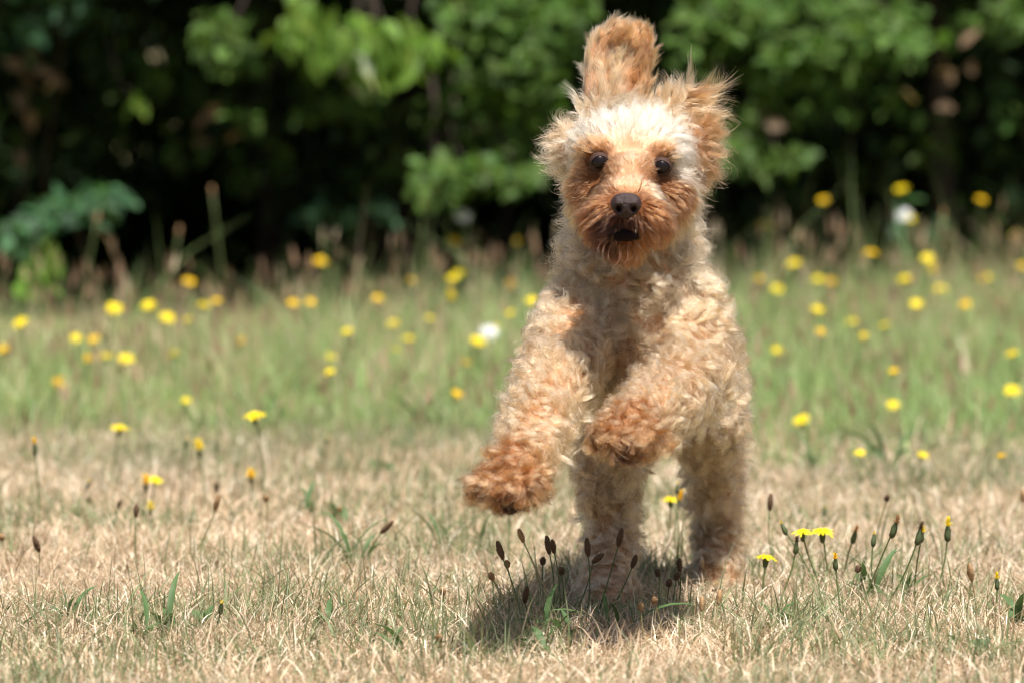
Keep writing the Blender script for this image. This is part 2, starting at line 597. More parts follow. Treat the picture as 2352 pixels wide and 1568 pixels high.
# sprays of foliage that reach out of the shade into the sun: px, py, depth, half width, half height (px), leaves, tint
SPRAYS = [
    (690, 40, 12.35, 70, 45, 40, 1), (800, 85, 12.3, 75, 40, 55, 1), (880, 95, 12.3, 70, 40, 50, 1), (960, 95, 12.3, 50, 35, 26, 1), (815, 140, 12.25, 22, 38, 9, 2),
    (505, 90, 12.9, 40, 50, 60, 0), (560, 140, 12.9, 50, 35, 40, 0), (570, 40, 13.0, 40, 20, 16, 0), (1110, 90, 12.8, 80, 110, 200, 0), (1200, 150, 12.75, 70, 90, 150, 0), (1150, 30, 12.8, 110, 40, 120, 0),
    (1130, 205, 12.9, 60, 50, 70, 0), (1290, 40, 12.9, 70, 50, 80, 0),
    (1090, 395, 12.5, 110, 22, 100, 0), (1190, 412, 12.5, 45, 18, 45, 0), (1010, 440, 12.55, 38, 32, 45, 0), (990, 400, 12.55, 40, 25, 30, 0),
    (1640, 50, 12.9, 90, 60, 130, 0), (1780, 60, 12.8, 130, 60, 190, 0), (1930, 110, 12.7, 130, 40, 170, 0), (2050, 90, 12.6, 90, 32, 120, 0), (1820, 150, 12.75, 90, 35, 110, 0),
    (1760, 190, 12.9, 55, 45, 60, 0), (1960, 40, 12.9, 120, 40, 120, 0), (1600, 130, 13.0, 60, 50, 50, 0), (1850, 15, 12.9, 160, 22, 120, 0),
    (1690, 350, 12.7, 55, 35, 60, 0), (1790, 370, 12.7, 45, 25, 40, 0), (1660, 310, 12.9, 40, 30, 24, 0), (1730, 270, 13.0, 60, 30, 26, 0), (1620, 380, 12.9, 40, 30, 24, 0),
    (2320, 40, 12.9, 45, 40, 50, 0), (2230, 60, 13.1, 50, 30, 24, 0), (2140, 330, 13.3, 60, 35, 20, 0),
    (150, 485, 11.9, 70, 22, 45, 3), (235, 452, 12.0, 55, 14, 26, 3), (90, 520, 11.85, 45, 22, 30, 3), (85, 600, 11.5, 40, 40, 26, 1), (30, 540, 11.9, 40, 30, 22, 3),
    (330, 180, 13.2, 80, 40, 22, 0), (300, 225, 12.9, 12, 12, 4, 1), (570, 265, 12.9, 30, 22, 12, 0), (720, 200, 13.2, 90, 50, 30, 0), (860, 210, 13.0, 70, 60, 34, 0), (800, 260, 13.1, 60, 40, 20, 0),
    (760, 480, 13.2, 50, 40, 14, 3), (40, 60, 13.0, 60, 50, 26, 3), (150, 20, 13.0, 70, 30, 24, 3), (1000, 250, 13.1, 70, 60, 34, 0), (1250, 260, 13.0, 60, 70, 50, 0), (1180, 330, 13.1, 50, 40, 20, 0),
    (1100, 300, 13.2, 60, 40, 20, 0), (2060, 240, 13.2, 70, 40, 24, 0), (1900, 240, 13.2, 80, 40, 26, 0), (620, 330, 13.3, 50, 50, 14, 0), (420, 330, 13.4, 60, 60, 12, 0),
    (2300, 260, 13.5, 50, 60, 12, 0), (2000, 420, 13.5, 90, 50, 16, 0), (900, 380, 13.3, 60, 60, 18, 0), (870, 500, 13.1, 50, 40, 12, 3), (560, 400, 13.4, 60, 60, 10, 0),
    (2090, 510, 12.6, 40, 50, 22, 3),
]
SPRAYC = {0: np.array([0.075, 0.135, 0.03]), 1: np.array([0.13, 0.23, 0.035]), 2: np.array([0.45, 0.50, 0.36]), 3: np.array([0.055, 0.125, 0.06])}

SHRUBS = [
    # x, depth of the foot, half width, top, label
    (-4.3, 14.0, 0.95, 2.7, 'leafy hedge shrub beyond the left edge of the meadow'),
    (-2.75, 13.7, 0.9, 2.9, 'dark hedge shrub at far left behind the low blue green sprays'),
    (-1.25, 13.8, 0.9, 3.0, 'dark shrub at left of the hedge with bare brown stems showing'),
    (-0.28, 14.0, 0.75, 2.9, 'shrub left of the dog with bright yellow green drooping leaves'),
    (0.45, 14.1, 0.8, 3.1, 'shrub directly behind the dog with sunlit green sprays'),
    (1.25, 14.3, 0.85, 3.0, 'dense shrub right of the dog with a broad sunlit branch'),
    (2.3, 14.6, 0.95, 3.0, 'shaded shrub at the right end of the hedge'),
    (3.9, 14.9, 1.0, 2.8, 'leafy hedge shrub beyond the right edge of the meadow'),
]
shrub_parts = {}
for i, (sx, sy, hw, top, lab) in enumerate(SHRUBS):
    e = empty('hedge_shrub', (0, 0, 0))
    tag(e, lab, 'shrub', 'shrubs forming the hedge')
    shrub_parts[i] = {'root': e, 'leaf': [], 'wood': [], 'stem': []}
    ends = []
    for k in range(9):
        a = rng.uniform(0, 6.283)
        r0 = rng.uniform(0.05, 0.4)
        b = np.array([sx + math.cos(a) * r0, sy + 0.3 + math.sin(a) * r0 * 0.6, -0.03])
        t = np.array([sx + math.cos(a) * hw * rng.uniform(0.3, 0.9), sy + 0.25 + abs(math.sin(a)) * 0.9 * rng.uniform(0.2, 0.9), top * rng.uniform(0.6, 0.92)])
        if -1.45 < b[0] < -0.85:
            b[0] -= 0.6
        pts = wobbly(b, t, 9, 0.05)
        r = rng.uniform(0.010, 0.024)
        shrub_parts[i]['stem'].append(tube(pts, np.linspace(r, 0.004, 9)))
        for _ in range(5):
            j = rng.integers(2, 8)
            q = pts[j] + rng.normal(0, 1, 3) * np.array([0.35, 0.35, 0.2]) + np.array([0, -0.1, 0.05])
            shrub_parts[i]['wood'].append(tube(wobbly(pts[j], q, 5, 0.06), np.linspace(r * 0.45, 0.0018, 5), 5))
    # upper crown: an overhanging mass that shades what is below
    n = int(17000 * hw)
    c = rng.normal(0, 1, (n * 3, 3))
    c = norm(c) * rng.uniform(0.25, 1.0, (n * 3, 1)) ** 0.45
    c = c * np.array([hw * 1.15, 1.38, top * 0.5]) + np.array([sx, sy, top * 0.55])
    c = c + 0.18 * Lattice(300 + i, 3)(c, 0.35)
    gap = Lattice(320 + i)(c, 0.28)[:, 0]
    keep = (gap > np.where(c[:, 2] > 1.2, -0.85, -0.5)) & (c[:, 2] > 0.05) & ~((c[:, 2] < 0.80) & (c[:, 1] < 13.75))
    c = c[keep][:n]
    n = len(c)
    out = norm(c - np.array([sx, sy, top * 0.4]))
    d = norm(out * 0.7 + rng.normal(0, 0.6, (n, 3)) + np.array([0, 0, -0.25]))
    nr = norm(rng.normal(0, 0.55, (n, 3)) + np.array([0, -0.25, 0.9]))
    shrub_parts[i]['leaf'].append(leaves(c, d, nr, rng.uniform(0.045, 0.085, n), rng.uniform(0.024, 0.045, n), pick(LEAFC, n)))

for (px, py, Y, rx, ry, n, kind) in SPRAYS:
    ry = ry * 1.2
    Y = Y - 0.42 if (n >= 45 and kind == 0) else (Y + 0.25 if kind == 0 else Y)
    c0 = P(px, py, Y)
    s = Y / FPX
    i = min(range(len(SHRUBS)), key=lambda k: abs(SHRUBS[k][0] - c0[0]))
    sx, sy = SHRUBS[i][0], SHRUBS[i][1]
    # twig that carries the spray
    st = np.array([c0[0] + (sx - c0[0]) * 0.25, Y + 0.7, c0[2] + rng.uniform(0.05, 0.3)])
    if kind == 3 or py > 480:
        st = np.array([c0[0] + rng.uniform(-0.1, 0.1), Y + 0.5, -0.02])
    tw = wobbly(st, c0 + np.array([0, 0, 0.01]), 7, 0.02)
    shrub_parts[i]['wood'].append(tube(tw, np.linspace(0.006, 0.0018, 7), 5))
    n = int(n * (1.25 if n >= 45 else 1.0))
    q = np.clip(rng.normal(0, 0.52, (n, 3)), -1.3, 1.3)
    c = c0 + q * np.array([rx * s, 0.16, ry * s])
    if kind in (1, 2):      # drooping, pointed leaves
        d = norm(rng.normal(0, 0.35, (n, 3)) + np.array([0.1, -0.15, -0.9]))
        nr = norm(rng.normal(0, 0.4, (n, 3)) + np.array([0.1, -0.7, 0.6]))
        ln, wd = rng.uniform(0.05, 0.085, n), rng.uniform(0.022, 0.034, n)
    else:
        d = norm(rng.normal(0, 0.6, (n, 3)) + np.array([0, -0.5, -0.2]))
        nr = norm(rng.normal(0, 0.4, (n, 3)) + np.array([0.1, -0.35, 0.85]))
        ln, wd = rng.uniform(0.03, 0.06, n), rng.uniform(0.018, 0.034, n)
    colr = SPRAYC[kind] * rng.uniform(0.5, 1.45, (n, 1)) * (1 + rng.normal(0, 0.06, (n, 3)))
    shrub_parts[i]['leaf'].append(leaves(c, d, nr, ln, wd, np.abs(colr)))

# bare stems and a few dead leaves that catch light in gaps
STEMS = [(2180, 150, 2190, 560, 13.9, 0.03, 6)]
for (x0, y0, x1, y1, Y, r, i) in STEMS:
    a, b = P(x0, y0, Y), P(x1, y1, Y)
    b[2] = -0.02
    top = a + (a - b) * 0.9
    shrub_parts[i]['stem'].append(tube(wobbly(b, top, 10, 0.03), np.linspace(r, r * 0.7, 10), 8))
for (px, py, Y, n, i) in ((70, 190, 13.0, 7, 1), (60, 260, 13.0, 5, 1), (2180, 190, 13.1, 7, 6), (1775, 300, 12.9, 3, 5), (510, 300, 13.1, 4, 2)):
    c0 = P(px, py, Y)
    c = c0 + rng.normal(0, 1, (n, 3)) * np.array([0.028, 0.05, 0.032])
    d = norm(rng.normal(0, 1, (n, 3)))
    nr = norm(rng.normal(0, 0.5, (n, 3)) + np.array([0, -0.6, 0.6]))
    shrub_parts[i]['leaf'].append(leaves(c, d, nr, rng.uniform(0.04, 0.07, n), rng.uniform(0.02, 0.035, n), np.array([[0.20, 0.135, 0.085]]) * rng.uniform(0.6, 1.2, (n, 1))))
for i, sp in shrub_parts.items():
    V, F, C = merge(sp['leaf'])
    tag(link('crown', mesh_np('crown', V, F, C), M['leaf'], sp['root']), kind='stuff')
    V, F, o_ = [], [], 0
    for v, f in sp['wood']:
        V.append(v)
        F.append(f + o_)
        o_ += len(v)
    tag(link('twigs', mesh_np('twigs', np.concatenate(V), np.concatenate(F)), M['bark'], sp['root'], smooth=True), kind='stuff')
    for v, f in sp['stem']:
        link('stem', mesh_np('stem', v, f), M['bark'], sp['root'], smooth=True)
# the thicket behind the shrubs
n = 62000
c = np.column_stack([rng.uniform(-4.6, 4.6, n), rng.uniform(15.2, 19.0, n), rng.uniform(0, 1, n) ** 1.7 * 3.6])
d = norm(rng.normal(0, 1, (n, 3)))
nr = norm(rng.normal(0, 0.6, (n, 3)) + np.array([0, -0.2, 0.9]))
V, F, C = leaves(c, d, nr, rng.uniform(0.08, 0.14, n), rng.uniform(0.05, 0.085, n), pick(LEAFC, n) * 0.8)  # leaf colour darkened again, deepening the shade behind the shrubs
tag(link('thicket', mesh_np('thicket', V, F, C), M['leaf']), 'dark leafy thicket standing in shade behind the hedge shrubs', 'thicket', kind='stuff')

# ------------------------------------------------------------------ flowers, buds, seed heads
def petal_head_mesh(name, n_out, r_out, curl, seed, flat=0.25):
    """Composite flower head: overlapping rings of strap petals with toothed tips."""
    g = np.random.default_rng(seed)
    V, F = [], []
    o_ = 0
    for (n, r, lift) in ((n_out, r_out, flat * 0.4), (n_out - 3, r_out * 0.78, flat), (n_out - 7, r_out * 0.5, flat * 1.9), (7, r_out * 0.28, flat * 3.2)):
        for k in range(n):
            a = 2 * math.pi * (k + g.uniform(-0.25, 0.25)) / n + g.uniform(0, 0.2)
            rr = r * g.uniform(0.85, 1.1)
            w = r_out * g.uniform(0.085, 0.125)
            d = np.array([math.cos(a), math.sin(a), 0])
            s = np.array([-math.sin(a), math.cos(a), 0])
            z1 = rr * lift * g.uniform(0.7, 1.3)
            z2 = z1 * 1.1 - rr * curl * g.uniform(0.2, 1.4)
            b0 = d * r_out * 0.06
            m = d * rr * 0.6 + np.array([0, 0, z1])
            t = d * rr + np.array([0, 0, z2])
            V += [b0 - s * w * 0.4, b0 + s * w * 0.4, m + s * w, m - s * w, t + s * w * 0.85, t - s * w * 0.85, t + d * rr * 0.08, ]
            F += [[o_, o_ + 1, o_ + 2], [o_, o_ + 2, o_ + 3], [o_ + 3, o_ + 2, o_ + 4], [o_ + 3, o_ + 4, o_ + 5], [o_ + 5, o_ + 4, o_ + 6]]
            o_ += 7
    return mesh_np(name, V, F)


def lathe(name, prof, sides=10, bump=0.0, seed=0):
    g = np.random.default_rng(seed)
    prof = np.array(prof, float)
    n = len(prof)
    ang = np.linspace(0, 2 * math.pi, sides, endpoint=False)
    V = np.zeros((n, sides, 3))
    V[:, :, 0] = prof[:, :1] * np.cos(ang)
    V[:, :, 1] = prof[:, :1] * np.sin(ang)
    V[:, :, 2] = prof[:, 1:2]
    if bump:
        chk = np.where((np.add.outer(np.arange(n), np.arange(sides)) % 2) == 0, 1 + bump, 1 - bump) + g.normal(0, bump * 0.4, (n, sides))
        V[:, :, :2] *= chk[:, :, None]
    V = V.reshape(-1, 3)
    F = [[i * sides + j, i * sides + (j + 1) % sides, (i + 1) * sides + (j + 1) % sides, (i + 1) * sides + j] for i in range(n - 1) for j in range(sides)]
    return mesh_np(name, V, F)


HEADS = [petal_head_mesh('petals', 16, 0.0135, 0.25, s, 0.28) for s in (1, 2, 3)]
for h_ in HEADS:
    h_.materials.append(M['petal'])
HEADS_O = [h_.copy() for h_ in HEADS]
for h_ in HEADS_O:
    h_.materials.clear()
    h_.materials.append(M['petal_orange'])
HEAD_W = petal_head_mesh('petals', 16, 0.015, 0.1, 9, 0.35)
HEAD_W.materials.append(M['petal_white'])
CUP = lathe('cup', [(0.0011, -0.012), (0.0026, -0.0105), (0.0034, -0.006), (0.0038, -0.001), (0.0030, 0.001)], 9, 0.06, 3)
CUP.materials.append(M['cup'])
BUDCUP = lathe('cup', [(0.0012, -0.013), (0.0034, -0.0105), (0.0040, -0.006), (0.0034, 0.000), (0.0023, 0.004), (0.0019, 0.006)], 9, 0.08, 4)
BUDCUP.materials.append(M['cup'])
TUFT = petal_head_mesh('petals', 12, 0.0075, -0.1, 5, 1.7)
TUFTS = {}
for key, mt in (('yellow', 'petal'), ('orange', 'petal_orange'), ('brown', 'seed_pale'), ('dark', 'seed')):
    t_ = TUFT.copy()
    t_.materials.append(M[mt])
    TUFTS[key] = t_


def plantain_mesh(ln, r, seed):
    z = np.linspace(0, 1, 19)
    pr = [(max(0.0006, r * (math.sin(math.pi * min(1, 0.06 + 0.9 * t)) ** 0.55)), ln * t) for t in z]
    return lathe('seed_head', pr, 10, 0.20, seed)


SEEDH = {}
for key, mt in (('dark', 'seed'), ('pale', 'seed_pale')):
    SEEDH[key] = [plantain_mesh(0.016, 0.0031, 1), plantain_mesh(0.021, 0.0034, 2), plantain_mesh(0.0095, 0.0034, 3)]
    for me_ in SEEDH[key]:
        me_.materials.append(M[mt])
for dct in (HEADS, HEADS_O, [CUP, BUDCUP], list(TUFTS.values()), SEEDH['dark'], SEEDH['pale']):
    for me_ in dct:
        if me_ in (CUP, BUDCUP) or me_.name.startswith('seed_head'):
            me_.polygons.foreach_set('use_smooth', np.ones(len(me_.polygons), dtype=bool))


def bez(a, b, bend, n=9):
    a, b = np.asarray(a, float), np.asarray(b, float)
    m = (a + b) / 2 + bend
    t = np.linspace(0, 1, n)[:, None]
    return (1 - t) ** 2 * a + 2 * t * (1 - t) * m + t * t * b


def plant(name, cat, label, group, head, base, r=0.0012, bend=None, stem='stem', parts=(), tilt=None, scale=1.0):
    """A stalk from base to head (world points), carrying the given head meshes."""
    base = np.array(base, float)
    base[2] = -0.004
    root = empty(name, base)
    tag(root, label, cat, group)
    if name == 'flower_bud':
        scale *= 0.8
    if bend is None:
        bend = np.array([random.uniform(-1, 1), random.uniform(-1, 1), 0]) * 0.10 * np.linalg.norm(np.array(head) - base)
    pts = bez(base, head, bend)
    V, F = tube(pts - base, np.linspace(r * 1.15, r * 0.85, len(pts)), 6)
    link('stem', mesh_np('stem', V, F), M[stem], root, smooth=True)
    d = Vector(pts[-1] - pts[-2]).normalized()
    if tilt is not None:
        d = (d + Vector(tilt)).normalized()
    q = d.to_track_quat('Z', 'Y')
    for (pn, me_, off, sc) in parts:
        o = bpy.data.objects.new(pn, me_)
        col.objects.link(o)
        o.parent = root
        o.location = Vector(pts[-1] - base) + d * off * scale
        o.rotation_mode = 'QUATERNION'
        o.rotation_quaternion = q
        o.rotation_quaternion = q @ Matrix.Rotation(random.uniform(0, 6.28), 3, 'Z').to_quaternion()
        o.scale = (sc * scale,) * 3
    return root


def flower_parts(color='yellow', k=None):
    k = random.randrange(3) if k is None else k
    return [('petals', (HEADS if color == 'yellow' else HEADS_O)[k], 0.0, 1.0), ('cup', CUP, 0.0, 1.0)]


def bud_parts(color):
    return [('petals', TUFTS[color], 0.003, 0.8), ('cup', BUDCUP, 0.0, 1.0)]


# the nearer flowers, one by one: head px, py, base px, py, kind, scale, label
NEAR = [
    (585, 953, 603, 1155, 'flower', 1.15, 'tall open yellow flower standing highest in the dry lawn at left'),
    (275, 982, 252, 1125, 'flower', 1.1, 'open yellow flower on a leaning stem at the left of the dry lawn'),
    (80, 1025, 92, 1215, 'orange_bud', 1.1, 'closed orange bud on a stem near the left edge of the photo'),
    (458, 1035, 472, 1135, 'half', 1.0, 'small golden half open flower between the two tall yellow flowers'),
    (357, 1100, 352, 1178, 'flower', 0.8, 'small flat open yellow flower low in the dry lawn at left'),
    (335, 1113, 330, 1180, 'half_orange', 0.85, 'orange half open flower touching the small flat yellow flower at left'),
    (346, 1172, 344, 1205, 'half', 0.7, 'tiny yellow flower sunk in the dry grass at left'),
    (577, 1097, 570, 1165, 'half_orange', 0.8, 'small orange flower right below the tallest yellow flower at left'),
    (1541, 1146, 1532, 1262, 'flower', 0.9, 'open yellow flower standing between the hind legs of the dog'),
    (1561, 1150, 1552, 1268, 'half_orange', 0.85, 'golden half open flower close to the dogs right hand hind leg'),
    (1556, 1118, 1562, 1272, 'bud', 0.9, 'thin closed green bud rising above the flowers between the hind legs'),
    (1760, 1280, 1752, 1372, 'flower', 1.0, 'low yellow flower nearest to the dogs hind foot at right'),
    (1843, 1222, 1893, 1352, 'flower_flat', 0.9, 'flat yellow flower seen edge on, left of a pair at right'),
    (1889, 1221, 1905, 1345, 'flower', 1.1, 'bright open yellow flower, right of a pair beside the dog'),
    (1799, 1210, 1884, 1350, 'bud', 1.0, 'green closed bud on an arching stem above the low yellow flower'),
    (1829, 1252, 1790, 1372, 'dark_bud', 1.0, 'dark closed bud leaning right between two yellow flowers'),
    (1919, 1290, 1935, 1420, 'orange_bud', 0.9, 'spent orange tipped bud below the pair of yellow flowers'),
    (1963, 1228, 1935, 1330, 'brown_bud', 1.1, 'pointed brown tipped bud right of the yellow flower pair'),
    (2007, 1235, 2008, 1365, 'bud', 1.0, 'slender green bud on an upright stem at right'),
    (2055, 1210, 1975, 1400, 'brown_bud', 1.25, 'large bud with a tuft of pinkish brown bristles'),
    (2112, 1226, 2030, 1392, 'dark_bud', 1.25, 'thick dark bud showing a rim of yellow'),
    (2118, 1228, 2100, 1360, 'yellow_bud', 0.9, 'yellow tipped bud beside the thick dark bud'),
    (2177, 1217, 2146, 1365, 'yellow_bud', 1.3, 'half closed yellow flower on a tall stem at far right'),
    (1895, 1172, 1890, 1215, 'bud', 0.9, 'single pale green bud behind the yellow flower pair'),
    (2290, 1335, 2282, 1420, 'yellow_bud', 0.9, 'small yellowish bud near the right edge of the photo'),
    (428, 1015, 420, 1150, 'bud', 0.8, 'thin green bud on a straight stem left of the golden flower'),
    (203, 1110, 180, 1165, 'bud', 0.8, 'short green bud near the second yellow flower at left'),
    (498, 1025, 505, 1140, 'dark_bud', 0.7, 'faint dark bud just right of the golden flower'),
    (752, 1010, 748, 1090, 'bud', 0.8, 'lone dark green bud in the middle of the dry lawn'),
    (508, 1392, 490, 1460, 'bud', 0.9, 'squat green bud in the grass at lower left'),
]
for (hx, hy, bx, by, kind, sc, lab) in NEAR:
    Y = ground_Y(by)
    base = P(bx, by, Y)
    head = P(hx, hy, Y - random.uniform(-0.02, 0.03))
    if kind.startswith('flower'):
        tl = (0.1, -0.25, 0.9) if kind == 'flower' else (0.05, -0.02, 1.5)
        plant('yellow_flower', 'flower', lab, 'yellow flowers', head, base, 0.0011, None, 'stem', flower_parts('yellow'), tl, sc)
    elif kind == 'half':
        plant('yellow_flower', 'flower', lab, 'yellow flowers', head, base, 0.0010, None, 'stem', [('petals', TUFTS['yellow'], 0.0, 1.25), ('cup', CUP, 0.0, 1.0)], (0, -0.2, 0.5), sc)
    elif kind == 'half_orange':
        plant('orange_flower', 'flower', lab, 'yellow flowers', head, base, 0.0010, None, 'stem', [('petals', TUFTS['orange'], 0.0, 1.25), ('cup', CUP, 0.0, 1.0)], (0, -0.2, 0.5), sc)
    else:
        c_ = {'orange_bud': 'orange', 'bud': 'brown', 'dark_bud': 'dark', 'brown_bud': 'brown', 'yellow_bud': 'yellow'}[kind]
        pr = bud_parts(c_)
        if kind == 'bud':
            pr = [('cup', BUDCUP, 0.0, 1.0), ('petals', TUFTS['yellow'], 0.0035, 0.45)]
        plant('flower_bud', 'flower bud', lab, 'flower buds', head, base, 0.0010, None, 'stem', pr, (0, 0, 0.35), sc)

# plantain and other brown seed heads: head px, py (bottom of the head), base px, py, shade, size index, label
PLANT = [
    (1155, 1282, 1205, 1462, 'dark', 1, 'leftmost tall dark seed head in the clump before the hind foot'),
    (1202, 1243, 1290, 1440, 'pale', 0, 'pale tan seed head leaning left in the clump before the hind foot'),
    (1262, 1270, 1268, 1420, 'dark', 1, 'upright dark seed head left of the hind foot'),
    (1273, 1268, 1285, 1424, 'dark', 0, 'shorter dark seed head doubled behind the upright one'),
    (1351, 1275, 1345, 1415, 'dark', 1, 'black seed head standing in front of the left hind leg'),
    (1362, 1290, 1312, 1420, 'dark', 0, 'seed head bent to the right before the left hind foot', (0.9, 0, -0.1)),
    (1420, 1252, 1370, 1410, 'dark', 1, 'fuzzy dark seed head before the shaggy hind leg'),
    (1452, 1302, 1400, 1402, 'dark', 0, 'dark hanging seed head at the right of the hind foot'),
    (1205, 1382, 1214, 1440, 'dark', 1, 'low bent dark seed head left of the dogs shadow', (0.4, 0, 0.3)),
    (1132, 1330, 1188, 1450, 'pale', 2, 'small tan seed head at the left of the clump'),
    (1166, 1302, 1192, 1440, 'pale', 2, 'small pale seed head under the leftmost dark one'),
    (1247, 1295, 1252, 1400, 'dark', 2, 'tiny dark seed head between the two tall ones'),
    (1290, 1318, 1290, 1420, 'dark', 2, 'tiny round seed head left of the hind foot'),
    (1514, 1322, 1510, 1400, 'dark', 2, 'round dark seed head in shade between the hind feet', (-0.5, 0, 0.4)),
    (1536, 1345, 1525, 1410, 'dark', 2, 'lower dark seed head in shade between the hind feet', (0.2, 0, 0.6)),
    (1552, 1330, 1540, 1400, 'dark', 2, 'third dark seed head in shade between the hind feet', (0.4, 0, 0.4)),
    (1562, 1310, 1555, 1395, 'dark', 0, 'tall dark seed head beside the right hind foot'),
    (1472, 1400, 1482, 1470, 'pale', 2, 'tan seed head in the shadow under the dog'),
    (1505, 1385, 1520, 1465, 'pale', 2, 'pale tan seed head right of the one under the dog'),
    (1612, 1400, 1618, 1462, 'pale', 0, 'fluffy pale seed head right of the dogs shadow'),
    (1650, 1385, 1640, 1455, 'pale', 0, 'fluffy pale seed head nearest the right hind foot'),
    (1018, 1365, 1022, 1410, 'pale', 2, 'lone rusty seed head in the lawn below the raised paw'),
    (1768, 1170, 1780, 1300, 'dark', 1, 'tall dark seed head right of the dogs hind leg'),
    (2232, 1332, 2245, 1400, 'pale', 1, 'fat brown seed head near the right edge of the photo'),
    (1968, 1312, 1942, 1392, 'dark', 2, 'round dark seed head among the buds at right'),
    (2036, 1150, 2003, 1280, 'dark', 2, 'small dark seed head on a thin tall bare stalk'),
    (497, 1130, 494, 1175, 'dark', 0, 'upper of two seed heads stacked close together at left'),
    (494, 1170, 428, 1290, 'pale', 1, 'lower of two seed heads stacked close together at left'),
    (312, 1185, 316, 1300, 'dark', 0, 'upright brown seed head on a straight stalk at left'),
    (270, 1170, 255, 1210, 'dark', 0, 'blurry brown seed head left of the upright one'),
    (876, 1222, 815, 1305, 'dark', 1, 'seed head leaning right on a green stalk at left of the paw', (0.5, 0, 0.2)),
    (5, 1240, 15, 1310, 'pale', 2, 'rusty seed head at the very left edge'),
    (90, 1265, 88, 1330, 'dark', 1, 'drooping brown seed head near the left edge', (-0.4, 0, 0.3)),
    (208, 1150, 235, 1170, 'dark', 2, 'small brown seed head leaning left at left', (-0.6, 0, 0.3)),
    (612, 1150, 608, 1250, 'pale', 2, 'small pink brown seed head right of the tall yellow flower'),
    (780, 1175, 781, 1205, 'pale', 2, 'reddish clover seed head between two dark leaves'),
    (2350, 1150, 2345, 1240, 'pale', 0, 'seed head at the right edge of the photo'),
    (1010, 1470, 1012, 1520, 'pale', 2, 'blurred seed head low in the foreground grass'),
]
for it in PLANT:
    hx, hy, bx, by, shade, k, lab = it[:7]
    Y = ground_Y(by)
    base = P(bx, by, Y)
    head = P(hx, hy, Y - random.uniform(-0.02, 0.02))
    plant('seed_stalk', 'seed head', lab, 'brown seed heads', head, base, 0.0008, None, 'stem_pale' if shade == 'pale' else 'stem',
          [('seed_head', SEEDH[shade][k], -0.001, 1.0)], it[7] if len(it) > 7 else (0, 0, 0.25), 1.0)

# meadow flowers out of focus: px, py, size, colour
FAR = [
    (46, 740, 1.2, 'y'), (8, 800, 1.0, 'o'), (174, 775, 0.95, 'y'), (214, 778, 0.85, 'o'), (262, 707, 1.05, 'y'), (341, 700, 1.0, 'y'), (384, 728, 1.15, 'y'),
    (468, 701, 1.05, 'y'), (497, 690, 0.9, 'o'), (435, 646, 1.0, 'o'), (736, 599, 1.1, 'o'), (243, 816, 1.0, 'y'), (290, 822, 1.05, 'y'), (202, 830, 0.8, 'o'),
    (398, 812, 0.9, 'y'), (133, 890, 0.95, 'o'), (430, 734, 0.8, 'y'), (673, 695, 0.9, 'o'), (713, 693, 0.85, 'o'), (550, 790, 0.8, 'o'), (797, 760, 0.9, 'y'),
    (868, 684, 0.85, 'o'), (904, 742, 0.85, 'y'), (937, 777, 0.95, 'y'), (910, 802, 0.85, 'y'), (760, 817, 0.8, 'y'), (757, 851, 0.8, 'y'), (948, 645, 1.05, 'o'),
    (1042, 553, 1.1, 'o'), (1053, 627, 1.05, 'y'), (1038, 640, 0.9, 'y'), (1038, 690, 1.0, 'y'), (988, 730, 0.8, 'y'), (1100, 783, 1.1, 'y'), (1092, 778, 0.9, 'y'), (1142, 750, 0.9, 'y'),
    (1168, 660, 0.9, 'o'), (1170, 719, 0.85, 'y'), (1190, 553, 0.9, 'o'), (1222, 690, 0.9, 'y'), (1050, 902, 0.7, 'o'), (428, 918, 0.7, 'y'), (1073, 830, 0.6, 'o'),
    (1750, 516, 1.15, 'o'), (1772, 520, 0.8, 'o'), (1891, 459, 0.9, 'o'), (2069, 434, 1.15, 'y'), (2092, 502, 1.0, 'y'), (2255, 458, 1.05, 'o'), (2333, 538, 1.0, 'y'),
    (1823, 604, 1.2, 'y'), (2000, 580, 1.05, 'o'), (2130, 593, 0.95, 'y'), (1878, 640, 0.95, 'y'), (1908, 645, 0.8, 'o'), (2078, 640, 1.0, 'y'), (2138, 628, 1.1, 'y'),
    (2160, 662, 1.0, 'y'), (2263, 638, 1.0, 'y'), (2350, 610, 0.9, 'o'), (1786, 663, 1.0, 'y'), (1878, 710, 1.0, 'y'), (2030, 748, 1.05, 'y'), (2105, 697, 0.9, 'y'), (2218, 698, 0.85, 'o'),
    (1956, 738, 0.85, 'y'), (1786, 803, 1.05, 'y'), (1983, 770, 0.7, 'y'), (2325, 810, 0.95, 'y'), (2325, 895, 1.0, 'y'), (2052, 928, 0.8, 'y'), (1840, 962, 1.1, 'y'),
    (2120, 1043, 0.8, 'y'), (2300, 1045, 0.7, 'o'), (1975, 1038, 0.6, 'y'), (1885, 760, 0.75, 'o'), (2052, 850, 0.7, 'o'), (1745, 640, 0.8, 'o'),
]
ORD = ['first', 'second', 'third', 'fourth', 'fifth', 'sixth', 'seventh', 'eighth', 'ninth', 'tenth', 'eleventh', 'twelfth', 'thirteenth', 'fourteenth', 'fifteenth', 'sixteenth']
BANDS = [(0, 560, 'yellow flowers against the dark hedge'), (560, 668, 'yellow flowers along the meadow top'),
         (668, 760, 'yellow flowers in the upper meadow'), (760, 840, 'yellow flowers halfway down the meadow'),
         (840, 1100, 'yellow flowers in the lowest meadow strip')]
lists = {}
for f in FAR:
    b = next(i for i, bb in enumerate(BANDS) if bb[0] <= f[1] < bb[1])
    lists.setdefault((b, f[0] > 1450), []).append(f)
